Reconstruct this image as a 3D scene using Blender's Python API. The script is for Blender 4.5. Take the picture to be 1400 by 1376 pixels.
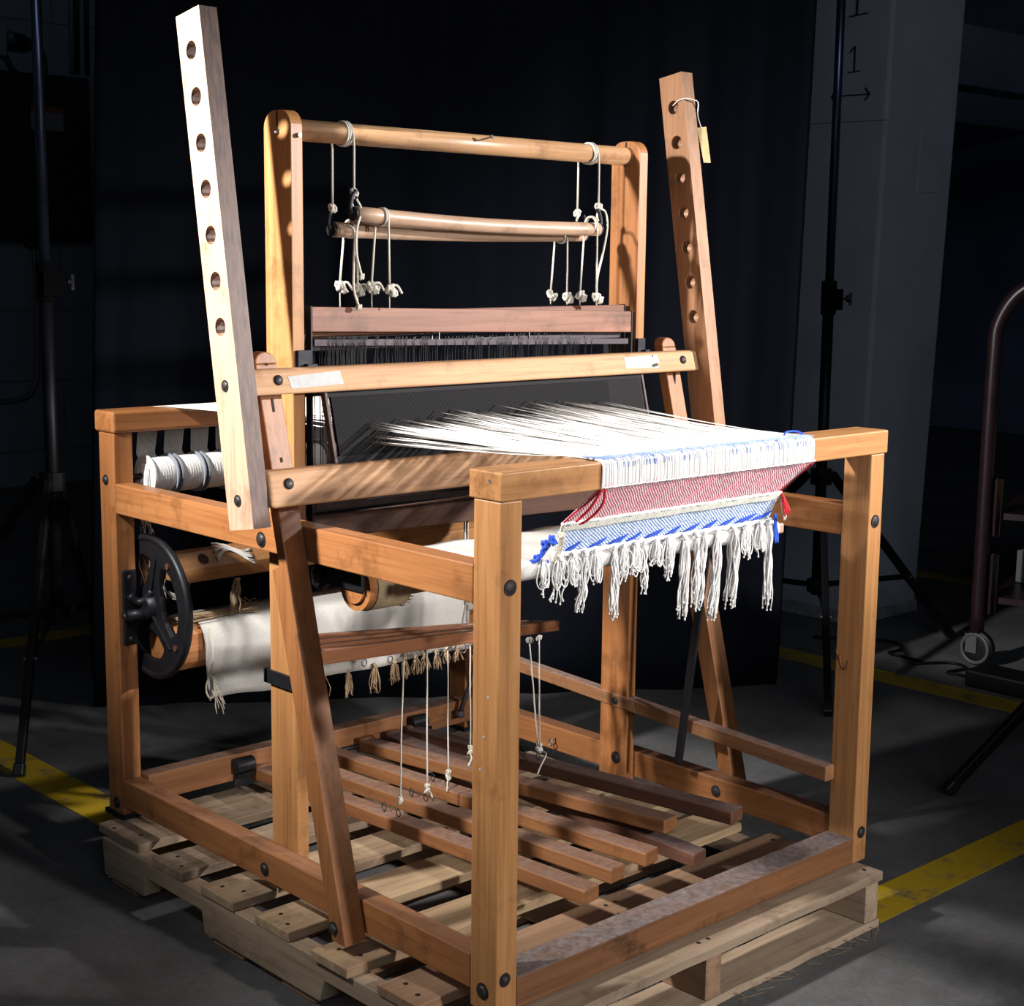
import bpy, bmesh, math, random
from mathutils import Vector, Matrix
random.seed(7)
for o in list(bpy.data.objects): bpy.data.objects.remove(o)
SC = bpy.context.scene; C = SC.collection
PI = math.pi
def V(*a): return Vector(a)

# ------------------------------------------------------------ camera
cam = bpy.data.cameras.new('camera'); co = bpy.data.objects.new('camera', cam); C.objects.link(co)
yaw, pitch, roll, fpx = 0.7498938, 0.1534341, 0.0114267, 2114.636
fw = V(math.sin(yaw)*math.cos(pitch), math.cos(yaw)*math.cos(pitch), -math.sin(pitch))
rt = V(math.cos(yaw), -math.sin(yaw), 0); up = rt.cross(fw)
r2 = math.cos(roll)*rt + math.sin(roll)*up; u2 = -math.sin(roll)*rt + math.cos(roll)*up
M = Matrix.Identity(4)
for i in range(3): M[i][0] = r2[i]; M[i][1] = u2[i]; M[i][2] = -fw[i]
M.translation = V(-1.4904525, -1.6228034, 1.1354296)
co.matrix_world = M
cam.sensor_width = 36; cam.sensor_fit = 'HORIZONTAL'; cam.lens = 36*fpx/1400
cam.clip_start = .05; cam.clip_end = 60
cam.dof.use_dof = False
SC.camera = co
# ------------------------------------------------------------ world, lights, exposure
w = bpy.data.worlds.new('world'); SC.world = w; w.use_nodes = True
w.node_tree.nodes['Background'].inputs[0].default_value = (.55, .72, 1.0, 1)
w.node_tree.nodes['Background'].inputs[1].default_value = .022
def aim(o, src, dst):
    o.location = src; o.rotation_euler = (Vector(dst)-Vector(src)).to_track_quat('-Z', 'Y').to_euler()
def spot(name, src, dst, energy, ang, blend, rad, col=(1, 1, 1)):
    l = bpy.data.lights.new(name, 'SPOT'); l.energy = energy; l.spot_size = math.radians(ang); l.spot_blend = blend
    l.shadow_soft_size = rad; l.color = col
    o = bpy.data.objects.new(name, l); C.objects.link(o); aim(o, src, dst); return o
def area(name, src, dst, energy, size, col=(1, 1, 1)):
    l = bpy.data.lights.new(name, 'AREA'); l.energy = energy; l.shape = 'DISK'; l.size = size; l.color = col
    o = bpy.data.objects.new(name, l); C.objects.link(o); aim(o, src, dst); return o
spot('strobe_left', (-1.36, .87, 1.82), (.10, .58, 1.15), 430, 68, .95, .07, (1, .97, .93))
spot('strobe_right', (2.44, -1.80, 1.84), (.62, .45, 1.04), 700, 33, .85, .06, (1, .96, .93))
spot('strobe_front', (.35, -3.3, 1.5), (.50, .0, .55), 390, 40, 1.0, .08, (1, .97, .94))
area('added_room_fill', (-2.5, -4.5, 3.6), (2.5, 2.0, 1.2), 60, 3.0, (.75, .86, 1))  # added ambient fill with no real fixture, lifts the pillar and background
SC.view_settings.view_transform = 'Standard'; SC.view_settings.look = 'None'
SC.view_settings.gamma = 1; SC.view_settings.use_curve_mapping = False
SC.view_settings.exposure = 0.1

# ------------------------------------------------------------ materials
def nt(name):
    m = bpy.data.materials.new(name); m.use_nodes = True
    n = m.node_tree; b = n.nodes['Principled BSDF']; return m, n, b
def N(n, t, **k):
    x = n.nodes.new(t)
    for a, v in k.items(): setattr(x, a, v)
    return x
def plain(name, col, rough=.6, metal=0, noise=.0, nscale=40, bump=0, spec=.5, sheen=0):
    m, n, b = nt(name)
    b.inputs['Roughness'].default_value = rough; b.inputs['Metallic'].default_value = metal
    b.inputs['Specular IOR Level'].default_value = spec
    if sheen: b.inputs['Sheen Weight'].default_value = sheen
    b.inputs['Base Color'].default_value = (*col, 1)
    if noise or bump:
        tc = N(n, 'ShaderNodeTexCoord'); no = N(n, 'ShaderNodeTexNoise'); no.inputs['Scale'].default_value = nscale
        no.inputs['Detail'].default_value = 6; no.inputs['Roughness'].default_value = .65
        n.links.new(tc.outputs['Object'], no.inputs['Vector'])
        if noise:
            r = N(n, 'ShaderNodeValToRGB'); r.color_ramp.elements[0].position = .3; r.color_ramp.elements[1].position = .7
            r.color_ramp.elements[0].color = (*[c*(1-noise) for c in col], 1); r.color_ramp.elements[1].color = (*[min(1, c*(1+noise)) for c in col], 1)
            n.links.new(no.outputs['Fac'], r.inputs['Fac']); n.links.new(r.outputs['Color'], b.inputs['Base Color'])
        if bump:
            bp = N(n, 'ShaderNodeBump'); bp.inputs['Strength'].default_value = bump; bp.inputs['Distance'].default_value = .002
            n.links.new(no.outputs['Fac'], bp.inputs['Height']); n.links.new(bp.outputs['Normal'], b.inputs['Normal'])
    return m
def wood(name, axis, dark, light, rough=.42, dust=0, dustcol=(.33, .30, .32), grain=1., coat=.15, stain=.5, edge=None):
    m, n, b = nt(name); L = n.links.new
    tc = N(n, 'ShaderNodeTexCoord'); oi = N(n, 'ShaderNodeObjectInfo'); mp = N(n, 'ShaderNodeMapping')
    va = N(n, 'ShaderNodeVectorMath', operation='SCALE'); L(oi.outputs['Random'], va.inputs['Scale']); va.inputs[0].default_value = (7, 13, 5)
    ad = N(n, 'ShaderNodeVectorMath', operation='ADD'); L(tc.outputs['Object'], ad.inputs[0]); L(va.outputs[0], ad.inputs[1])
    s = [34*grain]*3; s['XYZ'.index(axis)] = 1.7; mp.inputs['Scale'].default_value = s
    L(ad.outputs[0], mp.inputs['Vector'])
    n1 = N(n, 'ShaderNodeTexNoise'); n1.inputs['Scale'].default_value = 1; n1.inputs['Detail'].default_value = 8; n1.inputs['Roughness'].default_value = .6; n1.inputs['Distortion'].default_value = .6
    L(mp.outputs[0], n1.inputs['Vector'])
    mp2 = N(n, 'ShaderNodeMapping'); s2 = [170*grain]*3; s2['XYZ'.index(axis)] = 6; mp2.inputs['Scale'].default_value = s2
    L(ad.outputs[0], mp2.inputs['Vector'])
    n2 = N(n, 'ShaderNodeTexNoise'); n2.inputs['Scale'].default_value = 1; n2.inputs['Detail'].default_value = 4; L(mp2.outputs[0], n2.inputs['Vector'])
    n3 = N(n, 'ShaderNodeTexNoise'); n3.inputs['Scale'].default_value = 9; n3.inputs['Detail'].default_value = 7; n3.inputs['Roughness'].default_value = .7; L(ad.outputs[0], n3.inputs['Vector'])
    r = N(n, 'ShaderNodeValToRGB'); e = r.color_ramp.elements
    e[0].position = .2; e[0].color = (*dark, 1); e[1].position = .8; e[1].color = (*light, 1)
    L(n1.outputs['Fac'], r.inputs['Fac'])
    mx = N(n, 'ShaderNodeMix', data_type='RGBA', blend_type='MULTIPLY'); mx.inputs['Factor'].default_value = 1
    rr = N(n, 'ShaderNodeValToRGB'); rr.color_ramp.elements[0].position = .30; rr.color_ramp.elements[0].color = (.80, .75, .72, 1); rr.color_ramp.elements[1].position = .55; rr.color_ramp.elements[1].color = (1, 1, 1, 1)
    L(n2.outputs['Fac'], rr.inputs['Fac']); L(r.outputs['Color'], mx.inputs['A']); L(rr.outputs['Color'], mx.inputs['B'])
    st = N(n, 'ShaderNodeValToRGB'); st.color_ramp.elements[0].position = .28; st.color_ramp.elements[0].color = (1-stain, 1-stain*1.05, 1-stain*1.1, 1); st.color_ramp.elements[1].position = .46; st.color_ramp.elements[1].color = (1, 1, 1, 1)
    L(n3.outputs['Fac'], st.inputs['Fac'])
    m2 = N(n, 'ShaderNodeMix', data_type='RGBA', blend_type='MULTIPLY'); m2.inputs['Factor'].default_value = 1
    L(mx.outputs['Result'], m2.inputs['A']); L(st.outputs['Color'], m2.inputs['B'])
    out = m2.outputs['Result']
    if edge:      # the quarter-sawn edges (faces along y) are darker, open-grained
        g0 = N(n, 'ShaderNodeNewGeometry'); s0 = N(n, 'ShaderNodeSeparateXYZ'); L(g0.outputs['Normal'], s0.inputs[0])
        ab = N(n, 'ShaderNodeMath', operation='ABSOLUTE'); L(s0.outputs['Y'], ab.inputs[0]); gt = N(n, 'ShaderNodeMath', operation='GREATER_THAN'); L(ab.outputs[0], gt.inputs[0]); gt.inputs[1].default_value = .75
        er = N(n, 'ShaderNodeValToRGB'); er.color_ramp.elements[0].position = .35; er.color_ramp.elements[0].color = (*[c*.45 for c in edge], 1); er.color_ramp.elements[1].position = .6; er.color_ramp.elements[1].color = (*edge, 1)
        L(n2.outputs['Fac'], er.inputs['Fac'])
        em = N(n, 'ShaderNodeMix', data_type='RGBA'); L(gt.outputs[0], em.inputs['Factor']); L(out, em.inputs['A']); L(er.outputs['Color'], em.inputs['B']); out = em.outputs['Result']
    if dust:
        g = N(n, 'ShaderNodeNewGeometry'); sp = N(n, 'ShaderNodeSeparateXYZ'); L(g.outputs['Normal'], sp.inputs[0])
        mr = N(n, 'ShaderNodeMapRange'); mr.inputs['From Min'].default_value = .7; mr.inputs['From Max'].default_value = .98; mr.inputs['To Max'].default_value = dust
        L(sp.outputs['Z'], mr.inputs['Value'])
        n4 = N(n, 'ShaderNodeTexNoise'); n4.inputs['Scale'].default_value = 22; n4.inputs['Detail'].default_value = 9; n4.inputs['Roughness'].default_value = .75; L(ad.outputs[0], n4.inputs['Vector'])
        mr2 = N(n, 'ShaderNodeMapRange'); mr2.inputs['From Min'].default_value = .35; mr2.inputs['From Max'].default_value = .65; mr2.inputs['To Min'].default_value = .45; L(n4.outputs['Fac'], mr2.inputs['Value'])
        mu = N(n, 'ShaderNodeMath', operation='MULTIPLY'); L(mr.outputs[0], mu.inputs[0]); L(mr2.outputs[0], mu.inputs[1])
        m3 = N(n, 'ShaderNodeMix', data_type='RGBA'); L(mu.outputs[0], m3.inputs['Factor']); L(out, m3.inputs['A'])
        n5 = N(n, 'ShaderNodeTexNoise'); n5.inputs['Scale'].default_value = 60; n5.inputs['Detail'].default_value = 9; n5.inputs['Roughness'].default_value = .8; L(ad.outputs[0], n5.inputs['Vector'])
        dr = N(n, 'ShaderNodeValToRGB'); dr.color_ramp.elements[0].position = .38; dr.color_ramp.elements[0].color = (*[c*.42 for c in dustcol], 1); dr.color_ramp.elements[1].position = .58; dr.color_ramp.elements[1].color = (*[c*1.15 for c in dustcol], 1); L(n5.outputs['Fac'], dr.inputs['Fac']); L(dr.outputs['Color'], m3.inputs['B'])
        out = m3.outputs['Result']
    L(out, b.inputs['Base Color'])
    b.inputs['Roughness'].default_value = rough; b.inputs['Coat Weight'].default_value = coat; b.inputs['Coat Roughness'].default_value = .3
    bp = N(n, 'ShaderNodeBump'); bp.inputs['Strength'].default_value = .25; bp.inputs['Distance'].default_value = .0006
    L(n2.outputs['Fac'], bp.inputs['Height']); L(bp.outputs['Normal'], b.inputs['Normal'])
    return m
D1, L1 = (.26, .092, .028), (.52, .222, .078)          # honey maple
D2, L2 = (.31, .13, .042), (.58, .29, .11)             # lighter, yellower
D3, L3 = (.095, .032, .015), (.23, .085, .036)        # dark reddish
W = {}
for a in 'XYZ':
    W['h'+a] = wood('honey_wood_'+a, a, D1, L1)
    W['l'+a] = wood('light_wood_'+a, a, D2, L2)
    W['d'+a] = wood('dark_wood_'+a, a, D3, L3, dust=.35, dustcol=(.3, .24, .26))
    W['t'+a] = wood('dusty_wood_'+a, a, (.17, .064, .022), (.35, .148, .052), rough=.6, dust=.55, dustcol=(.21, .18, .18), coat=0)
    W['w'+a] = wood('worn_wood_'+a, a, (.09, .038, .016), (.30, .125, .045), rough=.65, dust=.9, dustcol=(.24, .22, .225), coat=0, stain=.85)
    W['m'+a] = wood('mellow_wood_'+a, a, (.20, .072, .022), (.41, .17, .058), rough=.5, dust=.25, dustcol=(.25, .2, .19), stain=.6)
    W['p'+a] = wood('pallet_wood_'+a, a, (.27, .185, .12), (.54, .41, .285), rough=.8, coat=0, grain=.7, stain=.35)
    W['q'+a] = wood('pallet_wood_brown_'+a, a, (.22, .125, .07), (.42, .26, .155), rough=.8, coat=0, grain=.7, stain=.55)
    W['f'+a] = wood('pale_post_wood_'+a, a, (.36, .22, .14), (.60, .42, .30), rough=.45)
W['kX'] = wood('dark_bar_wood', 'X', (.05, .018, .009), (.13, .05, .022), rough=.55, coat=0)
W['cZ'] = wood('castle_wood_Z', 'Z', (.35, .165, .058), (.62, .34, .135), rough=.45)
IRON = plain('black_iron', (.022, .022, .027), .45, .55, .3, 30, .3)
STEEL = plain('dull_steel', (.30, .29, .28), .4, .9, .3, 60, .3)
BOLT = plain('dark_bolt_steel', (.045, .04, .04), .5, .6, .4, 90, .2)
WIRE = plain('heddle_wire', (.06, .06, .065), .4, .5)
GREYM = plain('grey_metal_bar', (.085, .07, .08), .5, .1, .2, 40, spec=.2)
REEDM = plain('reed_steel', (.010, .0095, .011), .6, 0, spec=.12)
ROPE = plain('cotton_rope', (.60, .56, .49), .95, 0, .12, 500, .5)
YARN = plain('white_cotton_yarn', (.80, .79, .77), .95, 0, .08, 300)
CREAMY = plain('cream_cord', (.62, .57, .46), .95, 0, .15, 300)
TANY = plain('tan_yarn', (.36, .25, .15), .95, 0, .25, 250)
BLUEY = plain('blue_yarn', (.025, .085, .50), .9, 0, .25, 300)
REDY = plain('red_yarn', (.50, .02, .03), .9, 0, .25, 300)
CANVAS = plain('canvas', (.47, .455, .425), .95, 0, .08, 250, .35)
APRON = plain('white_apron_canvas', (.60, .58, .55), .95, 0, .06, 250, .3)
BURLAP = plain('tan_canvas', (.42, .32, .19), .95, 0, .2, 200, .5)
TAPE = plain('white_tape', (.42, .42, .41), .6, 0, .12, 90, .15)
PLAST = plain('grey_spool_rim', (.27, .29, .33), .35, 0, .15, 30)
TAGM = plain('manila_tag', (.58, .44, .22), .8, 0, .1, 60)
BLACKP = plain('black_stand_paint', (.004, .004, .005), .5, 0, spec=.25)
BLUEST = plain('stand_tube_sheen', (.10, .12, .20), .3, .9)
COLL = plain('matte_black_collar', (.003, .003, .0035), .8, 0, spec=.04)
WHITEPL = plain('dirty_white_wheel', (.09, .09, .10), .5)
MAROON = plain('maroon_cart_paint', (.022, .009, .012), .35, .1, .3, 20)
CARD = plain('brown_cardboard', (.30, .19, .09), .85, 0, .15, 20)
WHITEB = plain('white_printed_box', (.10, .11, .12), .8, 0, .25, 14)
INK = plain('black_paint_mark', (.012, .012, .015), .8)
PANELBLK = plain('black_enamel', (.004, .004, .005), .5)
WALLM = plain('painted_block_wall', (.16, .18, .215), .8, 0, .12, 6, .2)
PILL = plain('painted_plaster', (.40, .43, .47), .75, 0, .08, 5, .25)
LABELG = plain('grey_label', (.17, .18, .19), .6)
ORNG = plain('orange_label_strip', (.22, .05, .01), .6)

def cloth_mat(name, a, bcol, scale, ang, thr=.5, dist=2.5):
    m, n, b = nt(name); L = n.links.new
    tc = N(n, 'ShaderNodeTexCoord'); mp = N(n, 'ShaderNodeMapping'); L(tc.outputs['UV'], mp.inputs['Vector'])
    mp.inputs['Rotation'].default_value = (0, 0, ang)
    wv = N(n, 'ShaderNodeTexWave'); wv.inputs['Scale'].default_value = scale; wv.wave_profile = 'SIN'; wv.inputs['Distortion'].default_value = dist; wv.inputs['Detail'].default_value = 3; wv.inputs['Detail Scale'].default_value = 3
    L(mp.outputs[0], wv.inputs['Vector'])
    w2 = N(n, 'ShaderNodeTexWave'); w2.inputs['Scale'].default_value = 62; w2.inputs['Distortion'].default_value = 1.0; L(tc.outputs['UV'], w2.inputs['Vector'])
    no = N(n, 'ShaderNodeTexNoise'); no.inputs['Scale'].default_value = 130; no.inputs['Detail'].default_value = 3; L(tc.outputs['UV'], no.inputs['Vector'])
    a1 = N(n, 'ShaderNodeMath', operation='MULTIPLY_ADD'); L(no.outputs['Fac'], a1.inputs[0]); a1.inputs[1].default_value = .9; L(wv.outputs['Fac'], a1.inputs[2])
    a2 = N(n, 'ShaderNodeMath', operation='MULTIPLY_ADD'); L(w2.outputs['Fac'], a2.inputs[0]); a2.inputs[1].default_value = .35; L(a1.outputs[0], a2.inputs[2])
    r = N(n, 'ShaderNodeValToRGB'); r.color_ramp.elements[0].position = thr-.09; r.color_ramp.elements[1].position = thr+.09
    r.color_ramp.elements[0].color = (*a, 1); r.color_ramp.elements[1].color = (*bcol, 1)
    d = N(n, 'ShaderNodeMath', operation='DIVIDE'); L(a2.outputs[0], d.inputs[0]); d.inputs[1].default_value = 2.2
    L(d.outputs[0], r.inputs['Fac']); L(r.outputs['Color'], b.inputs['Base Color']); b.inputs['Roughness'].default_value = .95
    bp = N(n, 'ShaderNodeBump'); bp.inputs['Strength'].default_value = .6; bp.inputs['Distance'].default_value = .0012
    L(a2.outputs[0], bp.inputs['Height']); L(bp.outputs['Normal'], b.inputs['Normal'])
    return m
REDC = cloth_mat('red_twill', (.86, .20, .27), (.95, .80, .82), 44, .85, .50)
BLUEC = cloth_mat('blue_twill', (.19, .31, .62), (.66, .71, .76), 34, .85, .50, 3)
GREYC = cloth_mat('cream_rib', (.50, .50, .42), (.76, .75, .68), 60, .05, .45, .5)

def floor_mat():
    m, n, b = nt('concrete_floor'); L = n.links.new
    tc = N(n, 'ShaderNodeTexCoord')
    n1 = N(n, 'ShaderNodeTexNoise'); n1.inputs['Scale'].default_value = 2.2; n1.inputs['Detail'].default_value = 9; n1.inputs['Roughness'].default_value = .68; L(tc.outputs['Object'], n1.inputs['Vector'])
    r = N(n, 'ShaderNodeValToRGB'); r.color_ramp.elements[0].position = .36; r.color_ramp.elements[0].color = (.062, .064, .068, 1); r.color_ramp.elements[1].position = .64; r.color_ramp.elements[1].color = (.135, .136, .14, 1)
    L(n1.outputs['Fac'], r.inputs['Fac'])
    n2 = N(n, 'ShaderNodeTexNoise'); n2.inputs['Scale'].default_value = 90; n2.inputs['Detail'].default_value = 5; L(tc.outputs['Object'], n2.inputs['Vector'])
    mx = N(n, 'ShaderNodeMix', data_type='RGBA', blend_type='OVERLAY'); mx.inputs['Factor'].default_value = .5; L(r.outputs['Color'], mx.inputs['A']); L(n2.outputs['Color'], mx.inputs['B'])
    hs = N(n, 'ShaderNodeHueSaturation'); hs.inputs['Saturation'].default_value = .25; L(mx.outputs['Result'], hs.inputs['Color'])
    L(hs.outputs['Color'], b.inputs['Base Color'])
    b.inputs['Roughness'].default_value = .62
    bp = N(n, 'ShaderNodeBump'); bp.inputs['Strength'].default_value = .3; bp.inputs['Distance'].default_value = .003; L(n1.outputs['Fac'], bp.inputs['Height']); L(bp.outputs['Normal'], b.inputs['Normal'])
    return m
FLOOR = floor_mat()
def yellow_mat():
    m, n, b = nt('worn_yellow_paint'); L = n.links.new
    tc = N(n, 'ShaderNodeTexCoord'); n1 = N(n, 'ShaderNodeTexNoise'); n1.inputs['Scale'].default_value = 9; n1.inputs['Detail'].default_value = 12; n1.inputs['Roughness'].default_value = .75
    L(tc.outputs['Object'], n1.inputs['Vector'])
    r = N(n, 'ShaderNodeValToRGB'); e = r.color_ramp.elements; e[0].position = .36; e[0].color = (.13, .12, .10, 1); e[1].position = .48; e[1].color = (.52, .34, .012, 1)
    L(n1.outputs['Fac'], r.inputs['Fac']); L(r.outputs['Color'], b.inputs['Base Color']); b.inputs['Roughness'].default_value = .6
    return m
YELLOW = yellow_mat()
def curtain_mat():
    m, n, b = nt('black_velvet'); 
    b.inputs['Base Color'].default_value = (.0036, .0052, .0105, 1); b.inputs['Roughness'].default_value = .8; b.inputs['Specular IOR Level'].default_value = .15
    return m
CURT = curtain_mat()

# ------------------------------------------------------------ mesh helpers
WO = {}      # world origin of each object (no rotations used)
class MB:
    def __init__(s): s.v = []; s.f = []; s.smooth = False; s.uv = None
    def add(s, vs, fs):
        k = len(s.v); s.v += [tuple(x) for x in vs]; s.f += [tuple(k+i for i in q) for q in fs]; return s
    def box(s, x0, x1, y0, y1, z0, z1):
        vs = [(x, y, z) for z in (z0, z1) for y in (y0, y1) for x in (x0, x1)]
        return s.add(vs, [(0, 2, 3, 1), (4, 5, 7, 6), (0, 1, 5, 4), (2, 6, 7, 3), (0, 4, 6, 2), (1, 3, 7, 5)])
    def hexa(s, b, t):       # b, t: 4 corner points each, ccw from above
        return s.add(b+t, [(3, 2, 1, 0), (4, 5, 6, 7)]+[(i, (i+1) % 4, 4+(i+1) % 4, 4+i) for i in range(4)])
    def prism(s, pts, d):    # pts: closed polygon, extruded along vector d
        n = len(pts); d = Vector(d); a = [Vector(p) for p in pts]
        return s.add(a+[p+d for p in a], [tuple(range(n))[::-1], tuple(range(n, 2*n))]+[(i, (i+1) % n, n+(i+1) % n, n+i) for i in range(n)])
    def bar(s, p0, p1, w, h, upv=(0, 0, 1)):
        p0, p1 = Vector(p0), Vector(p1); d = (p1-p0).normalized(); sd = d.cross(Vector(upv)).normalized(); u = sd.cross(d)
        q = [-sd*w/2-u*h/2, sd*w/2-u*h/2, sd*w/2+u*h/2, -sd*w/2+u*h/2]
        return s.add([p0+a for a in q]+[p1+a for a in q], [(3, 2, 1, 0), (4, 5, 6, 7)]+[(i, (i+1) % 4, 4+(i+1) % 4, 4+i) for i in range(4)])
    def tube(s, pts, r, n=8, cap=True, closed=False):
        pts = [Vector(p) for p in pts]; m = len(pts); rs = r if isinstance(r, (list, tuple)) else [r]*m
        if m < 2: return s
        vs = []; prev = None
        for i, p in enumerate(pts):
            if closed: d = pts[(i+1) % m]-pts[i-1]
            else: d = pts[min(i+1, m-1)]-pts[max(i-1, 0)]
            if d.length < 1e-9: d = V(0, 0, 1)
            d.normalize()
            if prev is None: a = d.orthogonal().normalized()
            else:
                a = prev-d*prev.dot(d); a = a.normalized() if a.length > 1e-6 else d.orthogonal().normalized()
            prev = a; b = d.cross(a)
            vs += [p+(a*math.cos(2*PI*j/n)+b*math.sin(2*PI*j/n))*rs[i] for j in range(n)]
        fs = []
        for i in range(m if closed else m-1):
            for j in range(n): fs.append((i*n+j, i*n+(j+1) % n, ((i+1) % m)*n+(j+1) % n, ((i+1) % m)*n+j))
        if cap and not closed: fs += [tuple(range(n))[::-1], tuple((m-1)*n+j for j in range(n))]
        return s.add(vs, fs)
    def cyl(s, p0, p1, r, n=20, r1=None): return s.tube([p0, p1], [r, r if r1 is None else r1], n)
    def lathe(s, prof, origin, axis, n=24):   # prof: (t along axis, radius)
        ax = Vector(axis).normalized(); a = ax.orthogonal().normalized(); b = ax.cross(a); o = Vector(origin)
        vs = [o+ax*t+(a*math.cos(2*PI*j/n)+b*math.sin(2*PI*j/n))*max(r, 1e-5) for t, r in prof for j in range(n)]
        m = len(prof)
        fs = [(i*n+j, i*n+(j+1) % n, (i+1)*n+(j+1) % n, (i+1)*n+j) for i in range(m-1) for j in range(n)]
        fs += [tuple(range(n))[::-1], tuple((m-1)*n+j for j in range(n))]
        return s.add(vs, fs)
    def knot(s, c, r, seed=0):   # a tied lump: a short tube wound on itself
        r = r*.78
        rn = random.Random(seed+int(1000*abs(c[0]+c[1]*3+c[2]*7))); c = Vector(c); p = []
        ph = rn.random()*6
        for i in range(20):
            t = i/19*2*PI
            p.append(c+Vector((math.sin(t*2+ph)*r*.7, math.cos(t*3+ph)*r*.65, math.sin(t*3)*r*.9)))
        return s.tube(p, r*.45, 6)
    def sphere(s, c, r, n=10):
        return s.lathe([(-r*math.cos(PI*i/n), r*math.sin(PI*i/n)) for i in range(n+1)], c, (0, 0, 1), n*2)
    def bolt(s, c, ax, r=.0085, h=.005):
        return s.lathe([(0, r), (h*.35, r), (h*.75, r*.75), (h, r*.3)], c, ax, 14)
def obj(name, mb, mat, parent=None, bevel=0, smooth=False, label=None, kind=None, seg=2):
    vs = [Vector(v) for v in mb.v]
    lo = Vector([min(v[i] for v in vs) for i in range(3)]); hi = Vector([max(v[i] for v in vs) for i in range(3)])
    c = (lo+hi)/2
    me = bpy.data.meshes.new(name); me.from_pydata([v-c for v in vs], [], mb.f); me.update()
    bm = bmesh.new(); bm.from_mesh(me); bmesh.ops.recalc_face_normals(bm, faces=bm.faces); bm.to_mesh(me); bm.free()
    if mb.uv:
        ul = me.uv_layers.new(name='UVMap')
        for l in me.loops: ul.data[l.index].uv = mb.uv[l.vertex_index]
    if smooth:
        for p in me.polygons: p.use_smooth = len(p.vertices) <= 4
    me.materials.append(mat)
    o = bpy.data.objects.new(name, me); C.objects.link(o)
    if parent is not None: o.parent = parent; o.location = c-WO[parent.name]
    else: o.location = c
    WO[o.name] = c
    if bevel:
        b = o.modifiers.new('bevel', 'BEVEL'); b.width = bevel; b.segments = seg; b.limit_method = 'ANGLE'; b.angle_limit = math.radians(40)
    if label: o['label'] = label
    if kind: o['kind'] = kind
    return o
def thing(name, loc, label, cat, group=None):
    o = bpy.data.objects.new(name, None); C.objects.link(o); o.location = loc; WO[o.name] = Vector(loc)
    o.empty_display_size = .05; o['label'] = label; o['category'] = cat
    if group: o['group'] = group
    return o
def tag(o, label, cat, group=None):
    o['label'] = label; o['category'] = cat
    if group: o['group'] = group
    return o
def wig(p0, p1, n, amp, seed):   # slightly wavy run between two points
    rn = random.Random(seed); p0, p1 = Vector(p0), Vector(p1); out = []
    ph = [rn.random()*6.28 for _ in range(4)]
    for i in range(n):
        t = i/(n-1); e = math.sin(PI*t)
        out.append(p0.lerp(p1, t)+V(math.sin(t*7+ph[0])*amp*e, math.sin(t*6+ph[1])*amp*e, math.sin(t*5+ph[2])*amp*.3*e))
    return out
def smoothpath(pts, k=6):   # catmull-rom
    P = [Vector(p) for p in pts]; P = [P[0]*2-P[1]]+P+[P[-1]*2-P[-2]]; out = []
    for i in range(1, len(P)-2):
        for j in range(k):
            t = j/k; a, b, c, d = P[i-1], P[i], P[i+1], P[i+2]
            out.append(.5*((2*b)+(-a+c)*t+(2*a-5*b+4*c-d)*t*t+(-a+3*b-3*c+d)*t**3))
    out.append(P[-2]); return out

FZ = -.11     # floor level; z = 0 is the top of the pallet deck
# ------------------------------------------------------------ setting
def struct(name, mb, mat, **k): return obj(name, mb, mat, kind='structure', **k)
fl = struct('floor', MB().box(-7, 12, -7, 9, FZ-.1, FZ), FLOOR)
for x0, x1, y0, y1 in [(.085, .195, 1.165, 3.05), (.955, 2.455, -.05, .055), (2.455, 2.57, -.05, 3.05), (.085, 4.6, 3.05, 3.16), (3.96, 4.07, -3, 3.05), (4.07, 7, 4.2, 4.3)]:
    obj('painted_line', MB().box(x0, x1, y0, y1, FZ+.0002, FZ+.0012), YELLOW, fl)
WY = 6.44
wb = struct('wall_back', MB().box(-7, 12, WY, WY+.2, FZ, 4.2), WALLM)
ch = .385
for r_ in range(8):
    for k in range(5):
        x0 = 1.05+k*.76+(.38 if r_ % 2 else 0)
        z0 = FZ+.19+r_*ch
        if x0 > 3.4: continue
        obj('block', MB().box(x0+.004, x0+.756, WY-.012, WY+.004, z0+.004, z0+ch-.004), WALLM, wb, bevel=.003, seg=1)
struct('baseboard_back', MB().box(-3, 6, WY-.03, WY, FZ, FZ+.185), WALLM, bevel=.004)
struct('wall_right', MB().box(9.4, 9.6, -7, 9, FZ, 4.2), plain('dark_far_wall', (.12, .16, .26), .8, 0, .3, 1.5))
struct('ceiling', MB().box(-7, 12, -7, 9, 4.2, 4.3), plain('dark_ceiling', (.06, .065, .08), .9, 0, .2, 2))
for k in range(3): struct('trim_%d' % (k+1), MB().box(3.5, 9.4, 1.0+k*1.7, 1.18+k*1.7, 1.95+.1*k, 2.25+.1*k), plain('ceiling_beam_paint_%d' % k, (.18, .21, .27), .7, 0, .2, 3), bevel=.01)
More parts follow.
